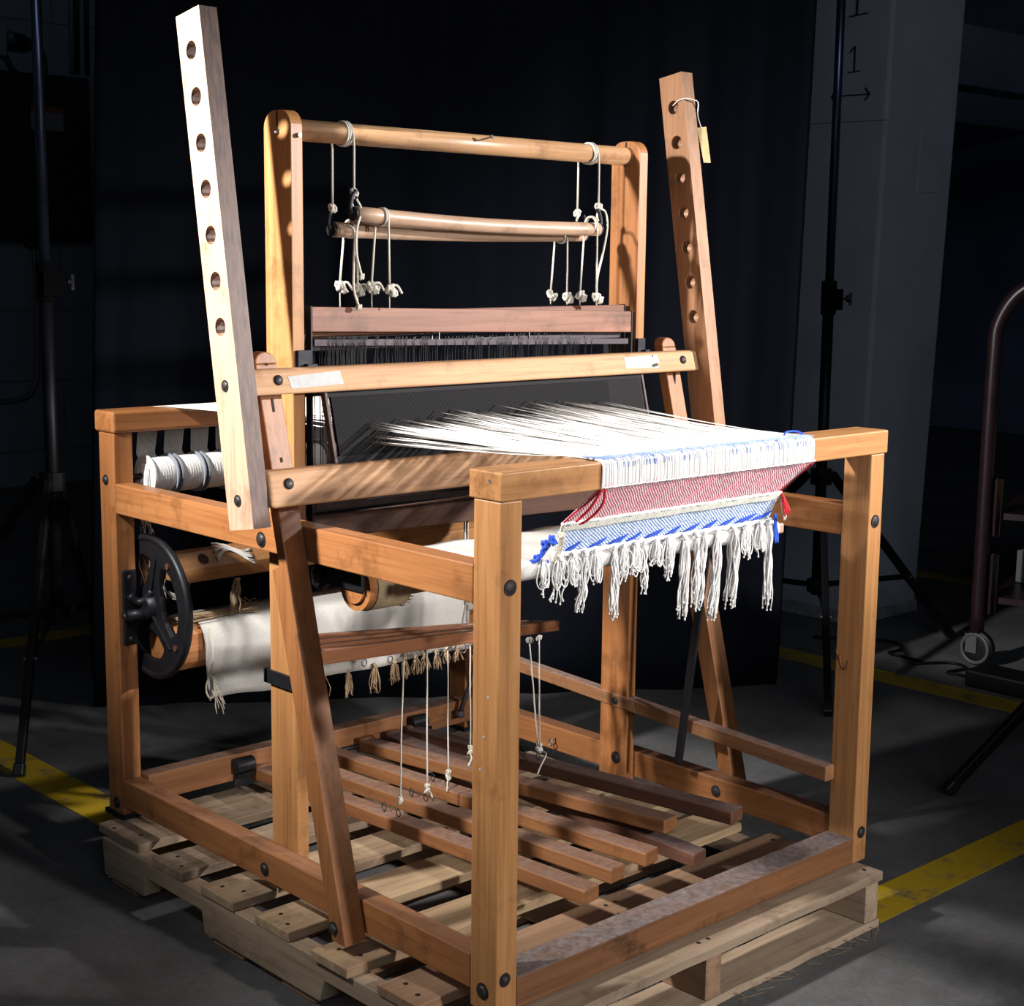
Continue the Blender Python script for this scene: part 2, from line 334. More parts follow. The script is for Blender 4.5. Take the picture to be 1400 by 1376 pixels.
# pillar (slightly flared upward)
b_ = [V(3.013, 1.445, FZ), V(3.403, 1.445, FZ), V(3.403, 1.86, FZ), V(3.013, 1.86, FZ)]
t_ = [V(3.125, 1.445, 3.2), V(3.60, 1.445, 3.2), V(3.60, 1.92, 3.2), V(3.125, 1.92, 3.2)]
pl = MB()
lv = 9; rng = random.Random(3); ring = []
for i in range(lv):
    t = i/(lv-1); ring.append([b_[k].lerp(t_[k], t) for k in range(4)])
for i in range(lv-1): pl.hexa(ring[i], ring[i+1])
pm = MB(); pm.v = [tuple(p) for rg in ring for p in rg]
pm.f = [tuple(range(3, -1, -1)), tuple(4*(lv-1)+k for k in range(4))]+[(4*i+k, 4*i+(k+1) % 4, 4*(i+1)+(k+1) % 4, 4*(i+1)+k) for i in range(lv-1) for k in range(4)]
pil = struct('pillar', pm, PILL, bevel=.012)
px = lambda z: 3.013+.112*(z-FZ)/3.31
obj('scuffed_base', MB().hexa([V(3.006, 1.438, FZ), V(3.41, 1.438, FZ), V(3.41, 1.86, FZ), V(3.006, 1.86, FZ)], [V(3.010, 1.441, FZ+.045), V(3.409, 1.441, FZ+.04), V(3.409, 1.86, FZ+.05), V(3.010, 1.86, FZ+.05)]), plain('chipped_plaster', (.26, .27, .28), .9, 0, .35, 30, .6), pil, bevel=.004)
obj('patch_panel', MB().hexa([V(3.275, 1.441, 1.40), V(3.405, 1.441, 1.40), V(3.405, 1.446, 1.40), V(3.275, 1.446, 1.40)], [V(3.285, 1.441, 1.63), V(3.42, 1.441, 1.63), V(3.42, 1.446, 1.63), V(3.285, 1.446, 1.63)]), PILL, pil, bevel=.001)
def seg(mb, y0, z0, y1, z1, w_=.009): mb.bar((px(z0)-.001, y0, z0), (px(z1)-.001, y1, z1), .003, w_, (1, 0, 0)); return mb
mk = MB(); seg(mk, 1.588, 1.99, 1.588, 2.3, .014); seg(mk, 1.615, 1.985, 1.545, 1.99, .014); obj('painted_mark', mk, INK, pil)
mk = MB(); seg(mk, 1.588, 1.885, 1.585, 1.80); seg(mk, 1.588, 1.885, 1.607, 1.865); seg(mk, 1.61, 1.798, 1.562, 1.80); obj('painted_mark', mk, INK, pil)
mk = MB(); seg(mk, 1.672, 1.722, 1.517, 1.720); seg(mk, 1.672, 1.722, 1.652, 1.742); seg(mk, 1.672, 1.722, 1.652, 1.702); seg(mk, 1.517, 1.72, 1.535, 1.742); seg(mk, 1.517, 1.72, 1.535, 1.70); obj('painted_mark', mk, INK, pil)
mk = MB(); seg(mk, 1.86, 1.636, 1.447, 1.63, .004); obj('plaster_seam', mk, plain('seam_grey', (.22, .24, .27), .8), pil)

# back wall fixtures
def wp(x, z): return -1.49+(x+1.49)*1.056, 1.135+(z-1.135)*1.056
eb = thing('electrical_box', (2.2, WY-.1, 1.2), 'large black wall-mounted electrical cabinet with grey and orange warning label', 'electrical cabinet')
obj('cabinet_body', MB().box(1.45, 2.70, WY-.16, WY-.0135, 1.235, 2.105), PANELBLK, eb, bevel=.01)
obj('cabinet_door', MB().box(1.50, 2.67, WY-.175, WY-.161, 1.27, 2.08), PANELBLK, eb, bevel=.006)
lx0, lx1 = 2.348, 2.533; lz0, lz1 = 1.811, 1.905
obj('warning_label', MB().box(lx0, lx1, WY-.179, WY-.176, lz0, lz1), LABELG, eb)
obj('warning_label', MB().box(lx0, lx1, WY-.179, WY-.176, lz1+.001, lz1+.03), ORNG, eb, label='orange strip of the warning label')
sk = thing('wall_socket', (wp(2.09, 0)[0], WY-.08, 2.2), 'conduit junction with a looping black cable above the cabinet', 'cable socket')
sx, sz = wp(2.09, 2.215)
obj('junction_box', MB().box(sx-.12, sx-.02, WY-.1, WY-.013, sz-.09, sz+.09), LABELG, sk, bevel=.01)
obj('plug', MB().cyl((sx-.02, WY-.06, sz), (sx+.09, WY-.06, sz-.01), .045, 14).cyl((sx+.09, WY-.06, sz-.01), (sx+.12, WY-.06, sz-.01), .03, 12), PANELBLK, sk, smooth=True)
obj('cable_loop', MB().tube(smoothpath([(sx+.12, WY-.06, sz-.01), (sx+.19, WY-.06, sz-.05), (sx+.2, WY-.06, sz-.17), (sx+.13, WY-.06, sz-.22), (sx+.03, WY-.06, sz-.16), (sx-.02, WY-.06, sz-.08)], 8), .014, 8), PANELBLK, sk, smooth=True)
obj('metal_nut', MB().cyl((sx-.01, WY-.12, sz+.01), (sx-.01, WY-.1, sz+.01), .02, 10), STEEL, sk)
cnd = thing('wall_conduit', (wp(2.2, 0)[0], WY-.03, .4), 'thin painted conduit bending left on the wall beneath the black cabinet', 'conduit')
cx = wp(2.2, 0)[0]; zt = wp(0, 1.21)[1]; zb = wp(0, .41)[1]
obj('conduit_pipe', MB().tube(smoothpath([(cx, WY-.03, zt), (cx+.01, WY-.03, 1.0), (cx, WY-.03, zb+.25), (cx-.02, WY-.03, zb+.08), (cx-.12, WY-.03, zb), (cx-.5, WY-.03, zb), (cx-1.2, WY-.03, zb)], 5), .016, 8), plain('conduit_paint', (.10, .105, .12), .5), cnd, smooth=True)
obj('conduit_fitting', MB().box(cx-.05, cx+.06, WY-.08, WY-.014, zt-.02, zt+.06), PANELBLK, cnd, bevel=.01)
for k, xx in enumerate((2.445, 2.475, 2.53)):
    p = wp(xx, 0)[0]
    tag(obj('ceiling_conduit', MB().tube([(p, WY-.035, wp(0, 2.085)[1]), (p+.01, WY-.035, 2.6), (p-.03*k, WY-.035, 3.4), (p-.03*k, WY-.035, 4.1)], .014, 8), PANELBLK if k else plain('pale_conduit', (.12, .125, .13), .5), smooth=True),
        ['pale vertical conduit left of the two dark ones above the cabinet', 'middle dark conduit rising from the black cabinet', 'rightmost dark conduit rising from the black cabinet beside the curtain'][k], 'conduit')

# ------------------------------------------------------------ backdrop curtain
A, B = V(.512, 2.236, 0), V(2.166, 1.119, 0); dd = (B-A); nn = V(dd.y, -dd.x, 0).normalized()
cu = MB(); nx, nz = 190, 22
for j in range(nz+1):
    z = FZ+.002+(2.62-FZ)*j/nz; spread = max(0, 1-j/1.2)
    for i in range(nx+1):
        t = i/nx
        f = .012*math.sin(t*31+.8*math.sin(t*11))+.005*math.sin(t*67+2)+.0015*math.sin(t*151)
        f *= .55+.45*math.sin(t*9+z*.5)**2
        xx = A+dd*(t+(.032*(1-t)+.018*t)*max(0, z-.1)/1.8)+nn*(f-.02*spread)
        cu.v.append((xx.x, xx.y, z))
for j in range(nz):
    for i in range(nx): cu.f.append((j*(nx+1)+i, j*(nx+1)+i+1, (j+1)*(nx+1)+i+1, (j+1)*(nx+1)+i))
bd = thing('backdrop_curtain', (1.34, 1.68, FZ), 'black velvet backdrop curtain hanging in folds behind the loom', 'curtain')
o = obj('curtain_cloth', cu, CURT, bd, smooth=True); sm = o.modifiers.new('thickness', 'SOLIDIFY'); sm.thickness = .002
obj('crossbar', MB().cyl(A+V(0, 0, 2.63)-dd*.05, B+V(0, 0, 2.63)+dd*.05, .014), BLACKP, bd, smooth=True)

# ------------------------------------------------------------ light stands
def stand(name, pole, zhub, zlow, ztop, feet, label, zcol=1.1, tilt=(0, 0), knobdir=(1, -.6, 0)):
    P = V(pole[0], pole[1], 0); T = lambda z: V(pole[0]+tilt[0]*z, pole[1]+tilt[1]*z, z)
    t = thing(name, (pole[0], pole[1], FZ), label, 'light stand', 'black tripod light stands')
    obj('pole', MB().cyl(T(zlow-.03), T(zcol), .0175, 16), BLACKP, t, smooth=True)
    obj('pole', MB().cyl(T(zcol), T(ztop), .0135, 16), BLUEST, t, smooth=True, label='slimmer upper tube with a bluish sheen')
    obj('collar', MB().cyl(T(zcol-.06), T(zcol+.045), .024, 16).box(*[q for p in zip((T(zcol)-V(.02, .03, .045)), (T(zcol)+V(.035, .012, .02))) for q in p]), COLL, t, bevel=.002)
    kd = Vector(knobdir).normalized(); kp = T(zcol-.01)
    kn = MB().cyl(kp+kd*.02, kp+kd*.065, .004, 8).cyl(kp+kd*.055-V(0, 0, .0), kp+kd*.065, .011, 10).bar(kp+kd*.068-V(0, 0, .02), kp+kd*.068+V(0, 0, .02), .008, .008, kd)
    obj('knob', kn, IRON, t, smooth=False)
    obj('hub', MB().cyl(T(zhub-.03), T(zhub+.02), .034, 16), BLACKP, t, bevel=.002)
    obj('lower_hub', MB().cyl(T(zlow-.02), T(zlow+.02), .032, 16), BLACKP, t, bevel=.002)
    for fx, fy in feet:
        d = V(fx-pole[0], fy-pole[1], 0).normalized(); h = T(zhub)+d*.045; f = V(fx, fy, FZ+.013)
        lg = obj('leg', MB().bar(h, f, .02, .026), BLACKP, t, bevel=.003)
        s = (zhub-zlow*.95)/(zhub-FZ); s = .62
        m_ = h.lerp(f, s)
        obj('brace', MB().bar(T(zlow)+d*.03, m_, .006, .018), BLACKP, t, bevel=.001)
        obj('rubber_foot', MB().bar(f-(f-h).normalized()*.03, f+V(0, 0, -.001), .026, .030), PANELBLK, lg, bevel=.004)
        obj('rivet', MB().cyl(m_-V(d.y, -d.x, 0)*.016, m_+V(d.y, -d.x, 0)*.016, .005, 8), STEEL, lg)
    return t
stand('light_stand', (.37, 2.15), .561, .202, 2.35, [(.085, 1.80), (.08, 2.55), (.70, 2.50)], 'black tripod light stand at the left edge of the curtain, beside the loom', 1.085, (.0, .0), (1, -.3, 0))
stand('light_stand', (2.53, 1.26), .487, .131, 2.4, [(3.115, 1.12), (2.01, .83), (2.42, 1.86)], 'black tripod light stand in front of the pale pillar', 1.05, (0, 0), (1, -.9, 0))
stand('light_stand', (2.26, -.02), .45, .12, 2.2, [(1.69, .258), (2.62, .45), (2.35, -.64)], 'light stand at the right edge of the frame, only one leg in view', 1.0)

# ------------------------------------------------------------ cart, boxes, cable on the right
ct = thing('platform_cart', (3.05, .6, FZ), 'maroon tube-framed platform cart on casters at the right edge', 'cart')
arc = smoothpath([(2.86, .876, FZ+.105), (2.86, .875, .4), (2.86, .872, .85), (2.865, .862, .98), (2.885, .80, 1.075), (2.92, .70, 1.10), (3.0, .45, 1.10), (3.08, .2, 1.06), (3.09, .17, .9), (3.10, .16, .4), (3.10, .16, FZ+.105)], 7)
obj('tube_frame', MB().tube(arc, .022, 14), MAROON, ct, smooth=True)
for z0, z1 in ((.31, .49), (.06, .25)): obj('bracket_plate', MB().box(2.882, 2.892, .83, .88, z0, z1).box(2.855, 2.892, .832, .842, z0, z1), MAROON, ct, bevel=.002)
for z_ in (.09, .36): obj('shelf', MB().hexa([V(2.89, .86, z_), V(3.12, .15, z_), V(4.0, .45, z_), V(3.75, 1.15, z_)][::-1], [V(2.89, .86, z_+.02), V(3.12, .15, z_+.02), V(4.0, .45, z_+.02), V(3.75, 1.15, z_+.02)][::-1]), MAROON, ct)
def caster(x, y):
    cs = obj('caster', MB().box(x-.004, x+.0, y-.02, y+.02, FZ+.04, FZ+.095).box(x+.03, x+.034, y-.02, y+.02, FZ+.04, FZ+.095).box(x-.004, x+.034, y-.022, y+.022, FZ+.093, FZ+.1), WHITEPL, ct, bevel=.002)
    obj('wheel', MB().lathe([(0, .02), (0, .05), (.004, .057), (.02, .057), (.024, .05), (.024, .02)], (x+.003, y-.015, FZ+.057), (1, 0, 0), 22), PANELBLK, cs, smooth=True)
    obj('wheel_rim', MB().tube([(x-.003, y-.015+.046*math.cos(a*PI/10), FZ+.057+.046*math.sin(a*PI/10)) for a in range(20)], .006, 6, closed=True), WHITEPL, cs, smooth=True)
caster(2.845, .885); caster(3.09, .17)
bx = thing('printed_box', (3.62, .75, .11), 'white box with orange print lying on the cart near its maroon post', 'box')
obj('carton', MB().box(3.16, 3.6, .62, .92, .112, .22), WHITEB, bx, bevel=.004)
obj('print_patch', MB().box(3.18, 3.5, .617, .6195, .13, .21), plain('orange_print', (.42, .2, .06), .8, 0, .4, 12), bx)
tag(obj('cardboard_box', MB().box(3.28, 3.7, .42, .75, .382, .62), CARD, bevel=.004), 'plain brown cardboard box on the upper shelf of the cart', 'box')
cp = [(2.75, 1.42), (2.86, 1.28), (2.90, 1.20), (2.83, 1.13), (2.76, 1.13), (2.75, 1.06), (2.74, .99), (2.70, 1.0), (2.80, .93), (2.78, .86), (2.69, .87), (2.69, .83), (2.68, .76)]
cb = thing('power_cable', (2.7, 1.0, FZ), 'thin black power cable snaking over the floor by the pillar', 'cable')
obj('cord', MB().tube(smoothpath([(x, y, FZ+.006) for x, y in cp], 5), .005, 6), BLACKP, cb, smooth=True)
obj('power_pack', MB().box(2.60, 2.72, .42, .76, FZ+.001, FZ+.055), BLACKP, cb, bevel=.008, label='flat black power pack at the cable end')

# ------------------------------------------------------------ pallet
pa = thing('wooden_pallet', (.445, .55, FZ), 'pale rough-sawn shipping pallet under the loom', 'pallet')
XL, XR = -.055, .945
def rough_board(x0, x1, y0, y1, z0, z1, seed, amp=.0022, n=14):
    rn = random.Random(seed); m = MB(); top = []; 
    a = [rn.uniform(-amp, amp) for _ in range(n+1)]; b = [rn.uniform(-amp, amp) for _ in range(n+1)]
    for i in range(n+1):
        x = x0+(x1-x0)*i/n
        m.v += [(x, y0+a[i], z0), (x, y1+b[i], z0), (x, y1+b[i], z1+rn.uniform(-.0006, .0006)), (x, y0+a[i], z1+rn.uniform(-.0006, .0006))]
    m.f = [(0, 1, 2, 3), tuple(4*n+k for k in (3, 2, 1, 0))]+[(4*i+k, 4*i+(k+1) % 4, 4*(i+1)+(k+1) % 4, 4*(i+1)+k) for i in range(n) for k in range(4)]
    return m
bds = [(-.057, .012, 'p', XL, XR), (.02, .21, None, 0, 0)]
decks = [(-.058, .040, 'pX', XL, XR), (.062, .152, 'qX', XL+.12, XR), (.113-.0, .209, 'qX', XL-.006, .02),
         (.283, .381, 'pX', -.07, XR), (.463, .566, 'pX', -.062, XR), (.633, .738, 'pX', -.063, XR), (.808, .918, 'qX', -.061, XR), (.988, 1.155, 'pX', -.048, XR)]
decks = [(-.058, .042, 'pX', XL, XR), (.112, .212, 'qX', -.063, XR), (.283, .383, 'pX', -.068, XR), (.463, .566, 'pX', -.06, XR),
         (.633, .738, 'pX', -.062, XR), (.809, .919, 'pX', -.06, XR), (.988, 1.150, 'pX', -.048, XR)]
for k, (y0, y1, mt, x0, x1) in enumerate(decks):
    rk_ = random.Random(k*7+1); f1, f2 = rk_.uniform(.75, 1.05), rk_.uniform(.85, 1.1)
    bm_ = W['qX'] if mt == 'qX' else wood('deck_board_wood_%d' % k, 'X', (.25*f1, .165*f1*f2, .10*f1*f2), (.58*f1, .43*f1, .29*f1*f2), rough=.8, coat=0, grain=.55, stain=.55)
    bo = obj('deck_board', rough_board(x0, x1, y0, y1, -.018, 0, k), bm_, pa, bevel=.0015, seg=1)
    for sx_ in (-.03, .43, .455, .915):
        for dy in (.28, .7): obj('nail_head', MB().cyl((sx_+.012*math.sin(k*3+dy*9), y0+(y1-y0)*dy, -.001), (sx_+.012*math.sin(k*3+dy*9), y0+(y1-y0)*dy, .0008), .0042, 8), BOLT, bo)
for x0, x1, mt in ((-.058, -.020, 'pY'), (.43, .47, 'qY'), (.895, .935, 'pY')):
    z0, z1, zn = -.0935, -.0185, (-.0925 if x0 == .43 else -.052)
    prof = [(-.055, z0), (.13, z0), (.145, zn), (.36, zn), (.375, z0), (.735, z0), (.745, zn), (.945, zn), (.957, z0), (1.112, z0), (1.118, z1), (-.055, z1)]
    if x0 < 0: pass
    obj('stringer', MB().prism([(x0, y, z) for y, z in prof], (x1-x0, 0, 0)), W[mt], pa, bevel=.0015, seg=1)
for k, (y0, y1) in enumerate([(-.058, .045), (.40, .50), (.62, .72), (1.0, 1.10)]):
    obj('bottom_board', rough_board(-.05, .94, y0, y1, FZ+.0005, -.094, 40+k), W['qX' if k else 'pX'], pa, bevel=.0015, seg=1)
sp = MB(); rn = random.Random(5)
for k in range(14):
    x = rn.uniform(.5, .93); sp.tube([(x, -.060, -.1), (x+rn.uniform(-.02, .03), -.072, -.104+rn.uniform(-.004, .004)), (x+rn.uniform(-.03, .05), -.085, FZ+.004)], .0006, 3)
obj('splinters', sp, W['pX'], pa, kind='stuff')

# ------------------------------------------------------------ loom
WD, DP = .9693, 1.1934; a, b, HT = .0423, .0602, .795
LM = thing('floor_loom', (.485, .6, 0), 'honey-coloured wooden four-harness floor loom standing on the pallet', 'loom')
def part(name, mb, mat, **k): return obj(name, mb, mat, LM, **k)
def bx_(x0, x1, y0, y1, z0, z1): return MB().box(x0, x1, y0, y1, z0, z1)
def bolt_on(p, c, ax, r=.009, h=.006, name='bolt', mat=None, washer=True):
    m = MB()
    if washer: m.lathe([(-.0005, r*1.35), (.0015, r*1.3)], c, ax, 16)
    m.bolt(c, ax, r, h); return obj(name, m, mat or BOLT, p, smooth=False)
BV = .0025
# corner posts
pFL = part('post', bx_(0, a, 0, b, .001, HT), W['lZ'], bevel=BV)
pFR = part('post', bx_(WD-a, WD, 0, b, .001, HT), W['lZ'], bevel=BV)
pBL = part('post', bx_(0, a, DP-b, DP, .001, HT), W['hZ'], bevel=BV)
pBR = part('post', bx_(WD-a, WD, DP-b, DP, .001, HT), W['hZ'], bevel=BV)
bolt_on(pFL, (.019, 0, .667), (0, -1, 0), .0095, .004); bolt_on(pFL, (.017, 0, .058), (0, -1, 0), .0085); bolt_on(pFL, (0, .031, .034), (-1, 0, 0), .010)
for y_, z_ in ((.024, .50), (.033, .437), (.041, .385)): obj('paint_speck', MB().cyl((-.0006, y_, z_), (.0005, y_, z_), .0022, 8), TAPE, pFL)
bolt_on(pFR, (.947, 0, .668), (0, -1, 0), .0095, .004); bolt_on(pFR, (.95, 0, .06), (0, -1, 0), .009)
bolt_on(pBL, (0, 1.168, .70), (-1, 0, 0), .008); bolt_on(pBL, (0, 1.16, .03), (-1, 0, 0), .009)
for x0 in (0, WD-a): part('foot_plate', bx_(x0-.006, x0+a+.003, DP-b-.006, DP+.008, .0005, .010), IRON, bevel=.001)
part('post_hook', MB().tube(smoothpath([(.927, .052, .405), (.918, .042, .392), (.916, .034, .384), (.916, .026, .388), (.918, .024, .400)], 4), .003, 6).tube([(.927, .06, .415), (.922, .052, .405)], .0015, 5), plain('rusty_hook', (.22, .08, .03), .7, .4, .4, 80), smooth=True)
# beams
fb = part('front_beam', bx_(-.003, WD+.003, -.004, .068, HT+.0005, .8385), W['lX'], bevel=.0028, seg=3)
bb = part('back_beam', bx_(-.003, WD+.003, DP-b-.004, DP+.012, HT+.0005, .8385), W['hX'], bevel=.006, seg=3)
obj('screw', MB().cyl((-.0035, .022, .824), (-.0028, .022, .824), .003, 10), STEEL, fb)
# side rails
for x0, x1, f in ((0, .040, 1), (WD-.040, WD, 1)):
    ur = part('upper_side_rail', bx_(x0, x1, b+.0005, DP-b-.0005, .636, .6955), W['hY'], bevel=BV)
    lr = part('lower_side_rail', bx_(x0, x1, b+.0005, DP-b-.0005, .028, .0845), W['mY'], bevel=BV)
    if x0 == 0:
        bolt_on(ur, (0, .618, .655), (-1, 0, 0), .0105, .006); bolt_on(lr, (0, .621, .050), (-1, 0, 0), .0095, .006)
    else:
        bolt_on(lr, (x0, .343, .056), (-1, 0, 0), .0095, .006)
        obj('eye_bolt', MB().tube([(x0, .819, .057), (x0-.014, .819, .057)], .002, 6).tube([(x0-.016, .819+.006*math.cos(t), .05+.007*math.sin(t)) for t in [i*PI/6 for i in range(12)]], .0016, 5, closed=True), STEEL, lr, smooth=True)
part('front_foot_rail', bx_(a+.0005, WD-a-.0005, 0.0, .062, .0015, .053), W['wX'], bevel=.003)
brr = part('back_foot_rail', bx_(a+.0005, WD-a-.0005, 1.105, 1.145, .035, .092), W['tX'], bevel=BV)
for x_ in (.262, .742): 
    obj('treadle_bracket', MB().box(x_-.018, x_+.018, 1.098, 1.104, .02, .085).cyl((x_-.022, 1.09, .072), (x_+.022, 1.09, .072), .016, 14), IRON, brr, bevel=.001)
# back mid crossbar
cbm = MB()
def hole_box(mb, x0, x1, y0, y1, z0, z1, hx, hy, r):
    n = 16; ring = [(hx+r*math.cos(2*PI*i/n+PI/n), hy+r*math.sin(2*PI*i/n+PI/n)) for i in range(n)]
    s = (y1-y0)/2; xa, xb = hx-s, hx+s
    sq = []
    for i in range(n):
        t = 2*PI*i/n+PI/n; c, sn = math.cos(t), math.sin(t); k = s/max(abs(c), abs(sn)); 
        sq.append((hx+c*k, min(max((y0+y1)/2+sn*k, y0), y1)))
    for z, fl in ((z1, 1), (z0, 0)):
        vs = [(*p, z) for p in ring]+[(*p, z) for p in sq]
        mb.add(vs, [((i, n+i, n+(i+1) % n, (i+1) % n) if fl else (i, (i+1) % n, n+(i+1) % n, n+i)) for i in range(n)])
    mb.add([(*p, z0) for p in ring]+[(*p, z1) for p in ring], [(i, (i+1) % n, n+(i+1) % n, n+i) for i in range(n)])
    return xa, xb
bc = part('back_crossbar', MB().prism([(.108, y, z) for y, z in ((1.07, .488), (1.07, .516), (1.096, .546), (1.13, .546), (1.13, .488))], (WD-.149, 0, 0)), W['lX'], bevel=.0015)
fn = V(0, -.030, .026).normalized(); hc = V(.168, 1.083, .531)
obj('peg_hole_shade_disc', MB().lathe([(-.004, .0125), (.0004, .0125)], hc, fn, 18), plain('peg_hole_painted_shade', (.05, .025, .012), .9), bc)  # thin disc, no real recess: the hole's inner shade is its dark colour
# castle uprights with rounded tops
def castle(x0, x1):
    y0, y1, z1, r = .575, .655, 1.388, .030; pts = [(y0, .012), (y1, .012)]
    for i in range(9): t = i/8*PI/2; pts.append((y1-r+r*math.cos(t), z1-r+r*math.sin(t)))
    for i in range(9): t = PI/2+i/8*PI/2; pts.append((y0+r+r*math.cos(t), z1-r+r*math.sin(t)))
    return MB().prism([(x0, y, z) for y, z in pts], (x1-x0, 0, 0))
cL = part('castle_upright', castle(.0405, .065), W['lZ'], bevel=.0015); cR = part('castle_upright', castle(.904, .9285), W['hZ'], bevel=.0015)
# keyhole slot and screw at the tops
for c_, x_ in ((cL, .040), (cR, .9035)):
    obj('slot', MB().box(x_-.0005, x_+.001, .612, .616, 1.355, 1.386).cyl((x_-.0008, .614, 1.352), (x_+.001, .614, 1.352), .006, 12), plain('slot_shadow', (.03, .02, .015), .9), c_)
    obj('pin', MB().sphere((x_-.002, .614, 1.351), .004, 5), STEEL, c_, smooth=True)
obj('cotter_pin', MB().cyl((.055, .575, 1.345), (.055, .568, 1.345), .004, 8), STEEL, cL)
obj('strap', MB().box(.034, .0400, .568, .665, .383, .409).box(.034, .070, .656, .668, .383, .409), IRON, cL, bevel=.001)
for (x0, x1, c_) in ((.045, .075, cL), (.902, .925, cR)):
    obj('frame_guide', MB().box(x0, x1, .566, .5745, .945, .985).box(x0+.012, x1+.004, .555, .566, .945, .962), IRON, c_, bevel=.0015)
bolt_on(cR, (.904, .607, .198), (-1, 0, 0), .010, .007); bolt_on(cR, (.904, .605, .070), (-1, 0, 0), .010, .007)
# top dowel
td = part('top_dowel', MB().cyl((.0655, .610, 1.357), (.9035, .610, 1.357), .0185, 28), wood('dowel_wood', 'X', (.36, .19, .09), (.60, .37, .20), rough=.45), smooth=True)
obj('nail', MB().cyl((.475, .595, 1.362), (.488, .568, 1.369), .0016, 8).cyl((.488, .568, 1.369), (.4885, .567, 1.3692), .0042, 10), STEEL, td)

# heddle rollers and suspension ropes
def roller(y, z0, z1, x0, x1, sag):
    pts = [(x0+(x1-x0)*i/14, y, z0+(z1-z0)*i/14-sag*math.sin(PI*i/14)) for i in range(15)]
    r = part('roller', MB().tube(pts, .0135, 20), W['fX'], smooth=True)
    for x, z, s in ((x0, z0, -1), (x1, z1, 1)):
        obj('end_hook', MB().cyl((x+s*.0005, y, z), (x+s*.006, y, z), .0128, 18).tube(smoothpath([(x+s*.006, y, z), (x+s*.010, y, z+.012), (x+s*.006, y, z+.03), (x-s*.002, y, z+.04)], 4), .004, 6), IRON, r, smooth=True)
    return r
R1 = roller(.578, 1.219, 1.206, .177, .786, .006); R2 = roller(.632, 1.192, 1.196, .170, .800, .004)
def wraps(mb, x, y, z, R, turns=2, r=.0021, gap=.0045):
    for k in range(turns): mb.tube([(x+k*gap, y+(R+r)*math.cos(t), z+(R+r)*math.sin(t)) for t in [i*PI/9 for i in range(18)]], r, 6, closed=True)
    return mb
rr = .0021
for (x, yf, yb, fz, bz, rz1, rz2) in ((.172, .5895, .6305, 1.25, 1.225, 1.235, 1.22), (.786, .5895, .6305, 1.245, 1.235, 1.235, 1.23)):
    m = MB(); wraps(m, x, .610, 1.357, .0185, 3)
    xf, xb_ = (x+.004, x-.004)
    m.tube([(xf+.006, yf-.001, 1.357), (xf+.005, yf-.004, 1.33), (xf+.002, .582, fz+.01)], rr, 6)
    m.tube([(xb_, yb+.001, 1.357), (xb_, yb+.001, 1.33), (xb_, .632, bz+.01)], rr, 6)
    m.knot((xf+.002, .582, fz+.006), .0085, 1); m.knot((xb_, .632, bz+.004), .0085, 2)
    m.tube(smoothpath([(xf+.002, .582, fz), (xf-.004, .580, fz-.012), (xf, .580, fz-.022)], 4), rr, 6)
    part('suspension_rope', m, ROPE, smooth=True)
m = MB()
m.tube(smoothpath([(.178, .576, 1.245), (.184, .570, 1.225), (.168, .562, 1.19), (.166, .560, 1.15), (.176, .560, 1.115)], 6), rr*1.1, 6).knot((.177, .560, 1.11), .006)
m.tube(smoothpath([(.168, .60, 1.20), (.176, .58, 1.19), (.164, .565, 1.14), (.162, .563, 1.09), (.172, .563, 1.06)], 6), rr*1.1, 6).knot((.173, .563, 1.057), .006)
part('loose_rope_end', m, ROPE, smooth=True)
m = MB().tube(smoothpath([(.790, .578, 1.248), (.804, .574, 1.24), (.808, .572, 1.21), (.795, .57, 1.16), (.780, .57, 1.11), (.779, .57, 1.075)], 6), rr*1.1, 6).knot((.779, .57, 1.072), .005)
m.tube(smoothpath([(.782, .632, 1.235), (.765, .61, 1.238), (.748, .60, 1.222)], 5), rr*1.1, 6)
part('loose_rope_end', m, ROPE, smooth=True)
# ropes from rollers to harness frames
for (y, Y2, z, xs) in ((.578, .580, 1.215, (.235, .765)), (.632, .630, 1.194, (.205, .735))):
    for q, x in enumerate(xs):
        m = MB(); wraps(m, x, y, z, .0135, 2)
        for s, yy in ((-1, y-.0155), (1, y+.0155)):
            xe = x+(.006 if s < 0 else -.010); ze = 1.083+(.004 if s > 0 else 0)-(.018*q)
            m.tube([(x+(.004 if s < 0 else 0), yy, z), (xe, yy, ze+.012)], rr, 6)
            m.knot((xe, yy, ze+.006), .010, 5+q); m.knot((xe+.006, yy-.003, ze), .009, 9+q)
            if q == 0: m.tube(smoothpath([(xe, yy, ze+.01), (xe+.012, yy-.006, ze+.012), (xe+.022, yy-.008, ze-.002)], 4), rr*1.1, 6)
            m.tube([(xe, yy, ze), (xe, yy, 1.055)], .0012, 5)
        part('harness_rope', m, ROPE, smooth=True)

